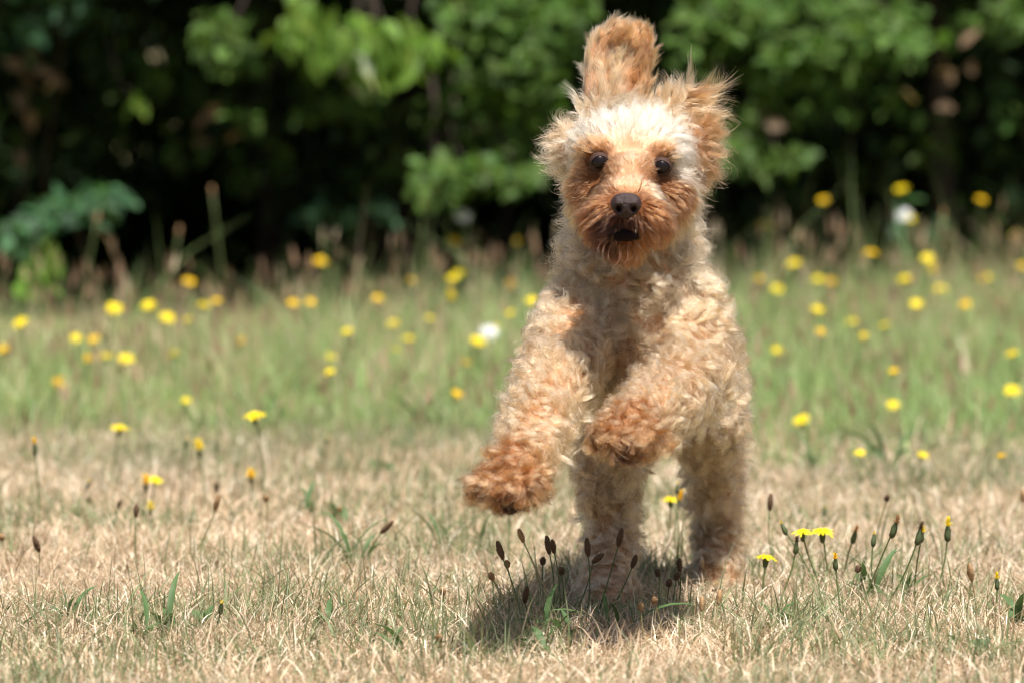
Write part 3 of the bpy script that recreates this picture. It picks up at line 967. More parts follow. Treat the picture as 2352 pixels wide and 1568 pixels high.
for (b, right), fl in lists.items():
    fl.sort()
    for i, (px, py, sc, c_) in enumerate(fl):
        lab = '%s from left of the %s, %s of the dog' % (ORD[i], BANDS[b][2], 'right' if right else 'left')
        if py < 560:
            Y = 12.0 + random.uniform(0, 0.5)
        elif py < 668:
            Y = 11.2 + random.uniform(-0.2, 0.5)
        elif py < 760:
            Y = 10.4 + random.uniform(-0.3, 0.3)
        elif py < 840:
            Y = 9.9 + random.uniform(-0.2, 0.2)
        else:
            Y = min(9.3 + random.uniform(-0.1, 0.1), ground_Y(py + 75))
        if px < 400 and py < 760:
            Y -= 0.5
        head = P(px, py, Y)
        base = head + np.array([random.uniform(-0.04, 0.04), random.uniform(-0.03, 0.03), 0])
        plant('yellow_flower', 'flower', lab, 'yellow flowers', head, base, 0.0012, None, 'stem', flower_parts('yellow' if c_ == 'y' else 'orange') if random.random() > 0.15 else [('petals', TUFTS['yellow' if c_ == 'y' else 'orange'], 0.0, 1.5), ('cup', CUP, 0.0, 1.0)],
              (random.uniform(-0.5, 0.5), -random.uniform(0.2, 1.1), 0.5), random.uniform(0.78, 1.05) * sc)
for (px, py, Y, lab) in ((1062, 497, 12.1, 'blurred white flower against the dark hedge left of the dog'),
                         (1123, 764, 10.0, 'blurred white flower in the meadow close to the dogs chest'),
                         (2074, 495, 12.1, 'blurred white flower between two yellow ones against the hedge')):
    head = P(px, py, Y)
    plant('white_flower', 'flower', lab, 'white flowers', head, head + np.array([0.02, 0, 0]), 0.0012, None, 'stem', [('petals', HEAD_W, 0, 1.0), ('cup', CUP, 0, 1.0)], (0, -1.2, 0.3), 1.15)
# tall blurred stalks against the hedge
for (hx, hy, bx, Y, r, st, lab) in ((488, 448, 530, 11.9, 0.0026, 'stem', 'dead brown stalk leaning left against the dark hedge'),
                                    (1000, 440, 962, 12.0, 0.0028, 'stem', 'tall leaning green stalk left of the blurred white flower'),
                                    (975, 480, 935, 12.0, 0.0024, 'stem', 'second tall leaning stalk left of the blurred white flower'),
                                    (410, 540, 375, 11.6, 0.0022, 'stem', 'green stalk standing above the meadow at left'),
                                    (222, 510, 165, 11.5, 0.0024, 'stem', 'leaning stalk with a spreading top at far left'),
                                    (2165, 500, 2130, 12.2, 0.0024, 'stem_pale', 'pale seeding stalk right of the blurred white flower')):
    head = P(hx, hy, Y)
    base = P(bx, 760, Y)
    plant('meadow_stalk', 'stalk', lab, 'tall meadow stalks', head, base, r, np.zeros(3), st, [('seed_head', SEEDH['pale'][1], -0.004, 1.1)], None, 1.0)

# ------------------------------------------------------------------ low weeds with broad leaves
def weed_leaf_mesh(ln, wd, seed):
    g = np.random.default_rng(seed)
    t = np.linspace(0, 1, 8)
    V, F = [], []
    for i, u in enumerate(t):
        w = wd * (math.sin(math.pi * (0.04 + 0.93 * u)) ** 0.8) * 0.5
        z = ln * (0.75 * u - 0.55 * u * u)
        x = ln * u * 0.95
        V += [(x, -w, z + w * 0.3 + g.normal(0, w * 0.08)), (x, 0, z), (x, w, z + w * 0.3 + g.normal(0, w * 0.08))]
        if i:
            a = 3 * (i - 1)
            F += [[a, a + 1, a + 4, a + 3], [a + 1, a + 2, a + 5, a + 4]]
    me_ = mesh_np('leaf', V, F)
    me_.materials.append(M['weed'])
    me_.polygons.foreach_set('use_smooth', np.ones(len(me_.polygons), dtype=bool))
    return me_


WL = [weed_leaf_mesh(0.036, 0.008, 1), weed_leaf_mesh(0.05, 0.0065, 2), weed_leaf_mesh(0.022, 0.010, 3), weed_leaf_mesh(0.062, 0.0052, 4)]
WEEDS = [
    (395, 1455, 10, 2, 1.0, 'low green clover like weed patch at lower left'), (330, 1470, 7, 0, 0.8, 'small leafy weed left of the green patch at lower left'),
    (480, 1440, 6, 2, 0.9, 'leafy weed right of the green patch at lower left'), (785, 1200, 4, 2, 1.2, 'dark broad leaf pair standing in the dry lawn'),
    (720, 1190, 5, 1, 0.9, 'flat green weed left of the dark leaf pair'), (815, 1300, 6, 3, 0.9, 'grassy green tuft under the leaning seed head'),
    (1020, 1260, 6, 3, 0.9, 'green leafy tuft left of the dogs raised paw'), (1120, 1270, 6, 3, 0.9, 'green tuft right below the raised paw'),
    (1285, 1470, 7, 1, 1.0, 'green leafy weed in front of the dogs shadow'), (1250, 1500, 4, 0, 0.9, 'broad leaf weed at the near edge of the shadow'),
    (1400, 1455, 4, 3, 1.1, 'long yellow green leaves lying under the dog'), (1985, 1370, 8, 1, 1.0, 'leafy rosette at the foot of the buds at right'),
    (2085, 1370, 6, 1, 0.9, 'leafy rosette below the half closed yellow flower'), (2240, 1500, 8, 2, 1.1, 'broad green weed at lower right'),
    (2040, 1075, 6, 3, 1.6, 'tall dock leaves at the edge of the green meadow at right'), (1860, 1085, 5, 3, 1.3, 'green leaves at the meadow edge right of the dog'),
    (970, 1000, 7, 3, 1.4, 'green tuft at the meadow edge left of the dog'), (880, 1085, 6, 2, 1.0, 'small leafy weed in the middle of the dry lawn'),
    (735, 1440, 4, 1, 0.9, 'bluish green blades low in the middle foreground'), (930, 1500, 5, 1, 0.9, 'green leaves low in the foreground left of the shadow'),
    (1790, 1440, 5, 0, 0.8, 'small weed right of the dogs shadow'), (2340, 1440, 6, 0, 0.9, 'weed at the lower right edge'), (160, 1420, 6, 1, 0.8, 'grassy weed near the lower left corner'),
    (1180, 1000, 6, 3, 1.4, 'green tuft at the meadow edge beside the left foreleg'),
]
for (px, py, n, k, sc, lab) in WEEDS:
    b = P(px, py, ground_Y(py))
    b[2] = 0.0
    root = empty('weed_plant', b)
    tag(root, lab, 'weed', 'low green weeds')
    for j in range(n):
        o = bpy.data.objects.new('leaf', WL[k if random.random() < 0.7 else random.randrange(4)])
        col.objects.link(o)
        o.parent = root
        o.location = (random.uniform(-0.012, 0.012), random.uniform(-0.012, 0.012), -0.002)
        o.rotation_euler = (random.uniform(-0.3, 0.3), random.uniform(-1.0, 0.1), 6.283 * (j + random.uniform(-0.3, 0.3)) / n)
        s_ = sc * random.uniform(0.8, 1.5)
        o.scale = (s_, s_, s_)

#DOG#
# ------------------------------------------------------------------ the dog
CREAM = (0.56, 0.345, 0.205)
WHITE = (0.60, 0.445, 0.325)
APR = (0.30, 0.145, 0.066)
LAPR = (0.51, 0.285, 0.155)
RUST = (0.15, 0.054, 0.018)
DRUST = (0.038, 0.015, 0.009)
BRN = (0.21, 0.088, 0.035)
PAW = (0.25, 0.125, 0.056)
CHEST = (0.46, 0.25, 0.13)
NECK = (0.55, 0.335, 0.195)
TAN = (0.45, 0.265, 0.15)


def DP(px, py, Y):
    """Point of the dog: the fore body leaps ahead of the planted hind feet."""
    k = 1.0 if Y < 6.2 else min(1.0, max(0.0, (1150 - py) / 200.0))
    return P(px, py, Y - 0.13 * k)


# chains of the body: px, py, depth, core radius (cm), hair length (cm), colour, curl radius (mm)
CHAINS = {
    'trunk': [(1450, 770, 6.37, 7.8, 3.4, CHEST, 4.5), (1462, 790, 6.50, 8.0, 3.4, LAPR, 4.5), (1480, 790, 6.64, 8.0, 3.2, LAPR, 4.5), (1500, 800, 6.80, 7.4, 3.2, LAPR, 4.5)],
    'neck': [(1452, 470, 6.385, 6.3, 2.3, NECK, 3.2), (1452, 560, 6.375, 7.0, 2.8, NECK, 4.2), (1452, 660, 6.37, 7.7, 3.2, LAPR, 4.5), (1450, 770, 6.37, 7.8, 3.4, CHEST, 4.5)],
    'shoulder_a': [(1365, 720, 6.36, 4.9, 3.2, LAPR, 4.5), (1322, 790, 6.31, 4.1, 3.2, LAPR, 4.5), (1287, 855, 6.245, 3.5, 3.0, LAPR, 4.2), (1242, 950, 6.15, 3.1, 3.0, LAPR, 4.0), (1212, 1030, 6.065, 2.7, 2.8, LAPR, 3.8), (1178, 1085, 6.01, 2.5, 2.4, APR, 3.2)],
    'shoulder_b': [(1545, 720, 6.37, 5.0, 3.2, LAPR, 4.5), (1580, 800, 6.33, 4.4, 3.2, LAPR, 4.5), (1588, 872, 6.27, 3.8, 3.0, LAPR, 4.2), (1540, 912, 6.18, 3.2, 3.0, LAPR, 3.8), (1488, 952, 6.10, 2.7, 2.6, LAPR, 3.4), (1448, 980, 6.05, 2.6, 2.4, APR, 3.0)],
    'hind_a': [(1440, 880, 6.72, 5.6, 3.0, TAN, 4.5), (1410, 1000, 6.60, 4.0, 2.8, TAN, 4.0), (1395, 1110, 6.54, 3.0, 2.8, TAN, 4.0), (1410, 1210, 6.53, 2.3, 2.8, TAN, 3.5), (1400, 1310, 6.46, 2.3, 2.6, TAN, 3.0), (1392, 1360, 6.42, 2.4, 2.2, TAN, 2.5)],
    'hind_b': [(1592, 850, 6.74, 5.2, 3.2, LAPR, 4.5), (1620, 950, 6.72, 4.2, 3.0, LAPR, 4.2), (1642, 1050, 6.70, 2.9, 2.8, TAN, 4.0), (1646, 1180, 6.70, 2.5, 2.8, TAN, 4.0), (1648, 1270, 6.68, 2.4, 2.4, TAN, 3.5), (1648, 1322, 6.64, 2.4, 2.2, TAN, 2.5)],
    'tail': [(1505, 760, 6.86, 3.0, 3.5, APR, 3.0), (1500, 690, 6.97, 1.8, 4.5, APR, 3.0), (1490, 620, 7.02, 1.3, 5.0, APR, 3.0)],
}
# single masses: px, py, depth, radii x, y, z (cm)
BLOBS = [
    (1450, 355, 6.33, 6.1, 6.0, 4.9), (1450, 420, 6.34, 6.0, 6.0, 5.2),               # skull
    (1370, 455, 6.30, 3.2, 3.6, 4.0), (1530, 462, 6.30, 3.2, 3.6, 4.0),               # cheeks
    (1446, 400, 6.25, 3.2, 4.0, 2.4),                                                  # bridge
    (1441, 470, 6.215, 3.9, 4.6, 3.2), (1398, 498, 6.185, 2.8, 3.0, 2.4), (1480, 501, 6.185, 2.8, 3.0, 2.4),  # muzzle
    (1435, 545, 6.20, 2.5, 3.2, 1.9),                                                  # lower jaw
    (1378, 342, 6.275, 2.2, 1.8, 1.2), (1518, 350, 6.275, 2.2, 1.8, 1.2),             # brows
    (1168, 1102, 5.995, 3.2, 2.4, 2.2), (1108, 1118, 5.98, 1.5, 1.8, 1.6), (1145, 1128, 5.965, 1.6, 1.8, 1.7), (1188, 1126, 5.965, 1.6, 1.8, 1.7), (1224, 1110, 5.98, 1.5, 1.8, 1.6),   # raised paw
    (1442, 995, 6.03, 3.2, 2.4, 2.2), (1385, 1000, 6.015, 1.5, 1.8, 1.6), (1420, 1014, 6.00, 1.6, 1.8, 1.7), (1464, 1014, 6.00, 1.6, 1.8, 1.7), (1500, 1002, 6.015, 1.5, 1.8, 1.6),     # other raised paw
    (1388, 1372, 6.40, 2.8, 2.6, 1.5), (1648, 1335, 6.635, 2.6, 2.2, 1.4),            # hind feet
    (1315, 345, 6.36, 1.8, 1.6, 2.6), (1605, 345, 6.37, 1.6, 1.6, 3.0),               # ear roots at the sides
    (1408, 262, 6.385, 3.4, 1.4, 2.4), (1410, 235, 6.388, 3.5, 1.4, 2.6), (1412, 208, 6.39, 3.6, 1.4, 2.7), (1416, 180, 6.395, 3.7, 1.5, 2.8), (1420, 152, 6.40, 3.8, 1.5, 2.8), (1425, 125, 6.40, 3.7, 1.5, 2.7), (1430, 102, 6.40, 3.4, 1.5, 2.3),   # ear thrown straight up
    (1535, 262, 6.385, 2.0, 1.2, 1.2), (1552, 242, 6.39, 1.2, 0.9, 0.8),              # other ear thrown up and back
]
dog = empty('dog', (0.13, 6.5, 0.0))
tag(dog, 'curly apricot and cream dog bounding toward the camera with front paws raised', 'dog')
bm = bmesh.new()


def add_ball(c, r):
    bmesh.ops.create_icosphere(bm, subdivisions=3, radius=1.0, matrix=Matrix.Translation(c) @ Matrix.Diagonal((r[0], r[1], r[2], 1)))


CP = []          # control points for the coat: pos, length, colour, curl, flow, lift
for cname, ch in CHAINS.items():
    pts = [DP(a, b, c) for (a, b, c, *_) in ch]
    for i in range(len(ch)):
        j0, j1 = max(0, i - 1), min(len(ch) - 1, i + 1)
        fl = pts[j1] - pts[j0]
        fl = fl / np.linalg.norm(fl)
        if cname == 'trunk':
            fl = np.array([0, 0.45, -0.9])
        if cname == 'neck':
            fl = np.array([0, 0.1, -1.0])
        CP.append((pts[i], ch[i][4], ch[i][5], ch[i][6], fl, 0.62))
        if i + 1 < len(ch):
            m = 5
            for k in range(m):
                t = k / m
                rr = (ch[i][3] * (1 - t) + ch[i + 1][3] * t) / 100
                add_ball(pts[i] * (1 - t) + pts[i + 1] * t, (rr, rr, rr))
    rr = ch[-1][3] / 100
    add_ball(pts[-1], (rr, rr, rr))
for (a, b, c, rx, ry, rz) in BLOBS:
    add_ball(DP(a, b, c), (rx / 100, ry / 100, rz / 100))
tmp = bpy.data.meshes.new('tmp')
bm.to_mesh(tmp)
bm.free()
tob = bpy.data.objects.new('tmp', tmp)
col.objects.link(tob)
md = tob.modifiers.new('r', 'REMESH')
md.mode = 'VOXEL'
md.voxel_size = 0.0045
ms_ = tob.modifiers.new('s', 'SMOOTH')
ms_.iterations = 7
ms_.factor = 0.5
dg = bpy.context.evaluated_depsgraph_get()
body_me = bpy.data.meshes.new_from_object(tob.evaluated_get(dg))
body_me.name = 'body'
bpy.data.objects.remove(tob)
bpy.data.meshes.remove(tmp)
DL = np.array(dog.location)
nv = len(body_me.vertices)
bv = np.empty(nv * 3, dtype=np.float32)
body_me.vertices.foreach_get('co', bv)
bv = bv.reshape(-1, 3).astype(np.float64)
bvn = np.empty(nv * 3, dtype=np.float32)
body_me.vertices.foreach_get('normal', bvn)
bvn = bvn.reshape(-1, 3).astype(np.float64)
body_me.calc_loop_triangles()
tri = np.empty(len(body_me.loop_triangles) * 3, dtype=np.int32)
body_me.loop_triangles.foreach_get('vertices', tri)
tri = tri.reshape(-1, 3)
body_me.vertices.foreach_set('co', (bv - DL).astype(np.float32).ravel())
body_me.materials.clear()
body = link('body', body_me, M['skin'], dog, smooth=True)

# extra coat control points on the head, paws and ears: px, py, depth, length cm, colour, curl mm, flow (right, away, up), lift
HEADCP = [
    (1450, 290, 6.29, 2.6, WHITE, 1.6, (0.0, 0.3, 0.9), 0.55), (1390, 300, 6.29, 2.6, WHITE, 1.6, (-0.4, 0.2, 0.8), 0.5), (1510, 300, 6.29, 2.6, WHITE, 1.6, (0.4, 0.2, 0.8), 0.5),
    (1340, 320, 6.30, 3.0, WHITE, 2.0, (-0.9, 0.3, 0.2), 0.5), (1570, 330, 6.30, 3.2, WHITE, 2.0, (0.8, 0.3, -0.4), 0.5), (1585, 400, 6.31, 3.0, CREAM, 2.0, (0.4, 0.3, -0.9), 0.4),
    (1560, 360, 6.28, 2.4, WHITE, 1.5, (0.5, 0.3, -0.8), 0.35), (1340, 360, 6.29, 1.8, BRN, 1.2, (-0.9, 0.4, 0.1), 0.3),
    (1450, 345, 6.26, 1.4, CREAM, 0.8, (0.0, 0.4, 0.9), 0.4), (1380, 340, 6.25, 1.5, APR, 0.7, (-0.5, 0.3, 0.8), 0.35), (1515, 348, 6.25, 1.2, APR, 0.7, (0.5, 0.3, 0.8), 0.35),
    (1447, 390, 6.21, 1.6, LAPR, 0.7, (0.0, 0.5, 0.9), 0.32), (1447, 420, 6.18, 1.3, LAPR, 0.6, (0.0, 0.6, 0.8), 0.3), (1440, 447, 6.165, 0.7, RUST, 0.4, (0.0, 0.7, 0.7), 0.22),
    (1345, 385, 6.255, 1.0, RUST, 0.5, (-0.9, 0.4, -0.1), 0.18), (1545, 400, 6.255, 1.0, RUST, 0.5, (0.9, 0.4, -0.2), 0.18),
    (1365, 415, 6.24, 1.0, RUST, 0.4, (-0.8, 0.4, -0.4), 0.18), (1530, 420, 6.24, 1.0, RUST, 0.4, (0.8, 0.4, -0.4), 0.18),
    (1395, 405, 6.225, 0.9, BRN, 0.4, (-0.6, 0.5, -0.2), 0.2), (1500, 410, 6.225, 0.9, BRN, 0.4, (0.6, 0.5, -0.2), 0.2),
    (1410, 385, 6.22, 0.9, APR, 0.4, (-0.6, 0.5, 0.3), 0.22), (1485, 390, 6.22, 0.8, APR, 0.4, (0.6, 0.5, 0.3), 0.22),
    (1497, 437, 6.195, 1.3, CREAM, 0.4, (0.6, 0.3, -0.7), 0.25), (1530, 480, 6.24, 1.2, BRN, 0.6, (0.6, 0.3, -0.9), 0.2), (1345, 470, 6.24, 1.2, BRN, 0.6, (-0.6, 0.3, -0.9), 0.2),
    (1320, 430, 6.27, 1.2, BRN, 0.6, (-0.7, 0.4, -0.7), 0.2), (1575, 450, 6.27, 1.6, BRN, 0.7, (0.6, 0.4, -0.8), 0.2),
    (1310, 490, 6.29, 1.8, LAPR, 1.2, (-0.5, 0.4, -0.9), 0.25), (1590, 500, 6.29, 2.0, LAPR, 1.4, (0.5, 0.4, -0.9), 0.25),
    (1395, 455, 6.17, 1.4, RUST, 0.6, (-0.8, 0.2, -0.6), 0.24), (1485, 460, 6.17, 1.4, RUST, 0.6, (0.8, 0.2, -0.6), 0.24),
    (1375, 490, 6.17, 2.4, RUST, 0.9, (-0.75, 0.0, -0.8), 0.3), (1505, 495, 6.17, 2.4, RUST, 0.9, (0.75, 0.0, -0.8), 0.3),
    (1390, 520, 6.16, 2.8, DRUST, 1.0, (-0.6, 0.0, -0.9), 0.32), (1490, 520, 6.16, 2.8, RUST, 1.0, (0.6, 0.0, -0.9), 0.32),
    (1350, 530, 6.20, 2.8, DRUST, 1.0, (-0.5, 0.1, -0.9), 0.3), (1525, 535, 6.20, 2.8, RUST, 1.0, (0.5, 0.1, -0.9), 0.3),
    (1438, 505, 6.145, 0.7, DRUST, 0.4, (0, 0, -1), 0.25), (1410, 515, 6.145, 1.1, DRUST, 0.5, (-0.5, 0, -0.9), 0.25), (1465, 517, 6.145, 1.1, DRUST, 0.5, (0.5, 0, -0.9), 0.25),
    (1432, 572, 6.17, 2.6, RUST, 0.9, (0.0, 0.1, -1), 0.35), (1400, 560, 6.17, 2.8, DRUST, 0.9, (-0.35, 0.0, -1), 0.35), (1470, 560, 6.17, 2.6, RUST, 0.9, (0.35, 0.0, -1), 0.35),
    (1430, 592, 6.22, 2.6, BRN, 1.3, (0.0, 0.1, -1), 0.35),
    (1310, 340, 6.33, 2.8, WHITE, 3.0, (-0.9, 0.2, -0.15), 0.55), (1295, 370, 6.34, 3.0, CREAM, 3.0, (-0.6, 0.2, -0.8), 0.5), (1300, 315, 6.35, 3.0, LAPR, 3.0, (-0.95, 0.2, 0.3), 0.5),
    (1608, 330, 6.34, 3.0, APR, 2.5, (0.5, 0.3, -0.75), 0.5), (1610, 380, 6.34, 3.0, APR, 2.5, (0.35, 0.3, -0.9), 0.5), (1605, 290, 6.36, 3.2, APR, 2.5, (0.7, 0.3, 0.5), 0.5),
    (1400, 268, 6.36, 4.5, CREAM, 2.2, (-0.05, 0.1, 1), 0.12), (1405, 225, 6.37, 4.4, LAPR, 2.6, (0.05, 0.05, 1), 0.12), (1340, 220, 6.39, 3.6, CREAM, 2.4, (0.08, 0.05, 1), 0.03), (1415, 170, 6.38, 4.0, LAPR, 2.8, (0.2, 0.05, 1), 0.12),
    (1425, 115, 6.38, 3.4, APR, 2.8, (0.3, 0.0, 1), 0.12), (1490, 150, 6.385, 2.8, APR, 2.6, (0.1, -0.2, 0.9), 0.08), (1490, 95, 6.385, 2.2, APR, 2.6, (-0.2, -0.2, 0.9), 0.08), (1480, 205, 6.385, 3.2, APR, 2.6, (0.2, 0.0, 0.9), 0.1),
    (1428, 58, 6.40, 1.6, APR, 2.6, (0.9, 0.1, 0.2), 0.2), (1365, 100, 6.40, 2.2, LAPR, 2.6, (0.35, 0.1, 1), 0.03), (1348, 150, 6.40, 3.0, LAPR, 2.6, (0.15, 0.1, 1), 0.03), (1430, 80, 6.38, 2.2, APR, 2.6, (0.4, 0.1, 1), 0.1),
    (1535, 255, 6.37, 4.5, LAPR, 2.4, (0.4, 0.1, 0.9), 0.22), (1560, 235, 6.38, 6.4, APR, 3.0, (0.75, 0.0, 0.7), 0.3), (1572, 245, 6.38, 6.4, APR, 3.0, (0.95, 0.0, 0.3), 0.25), (1530, 235, 6.38, 3.4, LAPR, 2.4, (0.15, 0.0, 1), 0.25),
    (1168, 1090, 5.96, 1.9, PAW, 2.2, (-0.1, -0.5, -0.7), 0.4), (1168, 1125, 5.945, 1.7, BRN, 2.0, (0, -0.2, -1), 0.4), (1108, 1108, 5.96, 2.4, PAW, 2.4, (-0.7, -0.3, -0.5), 0.4), (1226, 1100, 5.97, 2.2, APR, 2.4, (0.5, -0.3, -0.7), 0.4), (1160, 1150, 5.97, 1.8, DRUST, 1.8, (-0.1, 0.0, -1), 0.4),
    (1200, 1060, 6.00, 2.2, APR, 2.8, (-0.3, -0.5, -0.8), 0.45), (1460, 955, 6.03, 2.2, APR, 2.6, (-0.3, -0.5, -0.8), 0.45),
    (1442, 980, 5.99, 1.9, PAW, 2.0, (0, -0.5, -0.7), 0.4), (1442, 1014, 5.975, 1.7, BRN, 2.0, (0, -0.2, -1), 0.4), (1383, 992, 6.00, 2.2, PAW, 2.4, (-0.7, -0.3, -0.5), 0.4), (1504, 998, 6.00, 2.6, PAW, 2.4, (0.6, -0.2, -0.7), 0.4), (1440, 1040, 6.00, 1.8, DRUST, 1.8, (0.1, 0, -1), 0.4),
    (1375, 1372, 6.34, 1.8, TAN, 1.2, (-0.1, -0.7, -0.5), 0.35), (1648, 1335, 6.56, 1.8, TAN, 1.2, (0, -0.7, -0.5), 0.35),
    (1430, 730, 6.28, 3.0, LAPR, 3.5, (0, 0, -1), 0.5), (1330, 620, 6.31, 3.0, NECK, 4.2, (-0.2, 0.2, -1), 0.6), (1580, 620, 6.31, 3.0, NECK, 4.2, (0.2, 0.2, -1), 0.6),
    (1560, 560, 6.31, 3.0, NECK, 4.2, (0.2, 0.2, -1), 0.6), (1410, 720, 6.285, 2.6, CREAM, 3.0, (0.2, 0.0, -1), 0.5), (1450, 640, 6.29, 3.4, LAPR, 4.2, (0, 0, -1), 0.6),
    (1440, 820, 6.285, 3.8, APR, 4.0, (0, 0, -1), 0.55), (1440, 880, 6.30, 4.0, TAN, 3.0, (0, -0.1, -1), 0.5),
]
for (a, b, c, L_, colr, cu, fl, li) in HEADCP:
    CP.append((DP(a, b, c), L_, colr, cu, np.array(fl, float) / np.linalg.norm(fl), li))
cp_pos = np.array([c[0] for c in CP])
cp_val = np.array([[c[1], *c[2], c[3], *c[4], c[5]] for c in CP])
cp_rad = np.array([0.06] * (len(CP) - len(HEADCP)) + [0.012] * len(HEADCP))


def coat(p):
    """Length, colour, curl, flow and lift of the coat at the points p."""
    out = np.zeros((len(p), cp_val.shape[1]))
    for i in range(0, len(p), 4000):
        q = p[i:i + 4000]
        d2 = ((q[:, None, :] - cp_pos[None]) ** 2).sum(2)
        w = 1.0 / (d2 + (cp_rad[None] * 0.5) ** 2) ** 2
        w = w * (cp_rad[None] ** 1.0)
        out[i:i + 4000] = (w @ cp_val) / w.sum(1, keepdims=True)
        wc = w ** 1.7
        out[i:i + 4000, 1:4] = (wc @ cp_val[:, 1:4]) / wc.sum(1, keepdims=True)
    return out


skin_col = np.ones((nv, 4), dtype=np.float32)
skin_col[:, :3] = coat(bv)[:, 1:4] * np.array([0.74, 0.71, 0.70])
body_me.attributes.new('Col', 'FLOAT_COLOR', 'POINT').data.foreach_set('color', skin_col.ravel())

EYE_L, EYE_R = DP(1377, 373, 6.2475), DP(1520, 384, 6.2475)
NOSE_C = DP(1438, 473, 6.140)
MOUTH_C = DP(1432, 540, 6.169)

tp = bv[tri]
area = 0.5 * np.linalg.norm(np.cross(tp[:, 1] - tp[:, 0], tp[:, 2] - tp[:, 0]), axis=1)


def sample(n):
    f = rng.choice(len(tri), n, p=area / area.sum())
    u, v = rng.uniform(0, 1, n), rng.uniform(0, 1, n)
    fl = u + v > 1
    u[fl], v[fl] = 1 - u[fl], 1 - v[fl]
    w = np.column_stack([1 - u - v, u, v])
    p = (bv[tri[f]] * w[:, :, None]).sum(1)
    nn = norm((bvn[tri[f]] * w[:, :, None]).sum(1))
    return p, nn


def dist(p, c):
    return np.linalg.norm(p - c, axis=1)


def thin(p, r):
    """Greedy spacing: keep points at least r apart (r per point)."""
    cell = float(r.max())
    grid = {}
    keep = []
    keys = np.floor(p / cell).astype(int)
    for i in range(len(p)):
        k = tuple(keys[i])
        ok = True
        for a in (-1, 0, 1):
            for b in (-1, 0, 1):
                for c in (-1, 0, 1):
                    for j in grid.get((k[0] + a, k[1] + b, k[2] + c), ()):
                        d = p[i] - p[j]
                        if d[0] * d[0] + d[1] * d[1] + d[2] * d[2] < r[i] * r[i]:
                            ok = False
                            break
                    if not ok:
                        break
                if not ok:
                    break
            if not ok:
                break
        if ok:
            grid.setdefault(k, []).append(i)
            keep.append(i)
    return np.array(keep)


# the head is everything in front of the neck and above the chin
head_c = DP(1450, 420, 6.30)


def region(p):
    """0 coat, 1 head, 2 ears"""
    r = np.zeros(len(p), dtype=int)
    inh = (np.abs(p[:, 0] - head_c[0]) < 0.105) & (p[:, 2] > DP(1450, 575, 6.3)[2]) & (p[:, 1] < 6.27)
    r[inh] = 1
    top = DP(1450, 285, 6.38)[2]
    r[(p[:, 2] > top) & (p[:, 1] > 6.205)] = 2
    return r


def face_mask(p):
    return (np.hypot(p[:, 0] - EYE_L[0], (p[:, 2] - EYE_L[2]) * 1.15) > 0.0096) & (np.hypot(p[:, 0] - EYE_R[0], (p[:, 2] - EYE_R[2]) * 1.15) > 0.0096) & (dist(p, NOSE_C) > 0.0195) & \
        ~((np.abs(p[:, 0] - MOUTH_C[0]) < 0.013) & (np.abs(p[:, 2] - MOUTH_C[2]) < 0.005) & (p[:, 1] < 6.07))


swirl = Lattice(77, 3)
tone = Lattice(78, 1)


def smooth01(t):
    t = np.clip(t, 0, 1)
    return t * t * (3 - 2 * t)


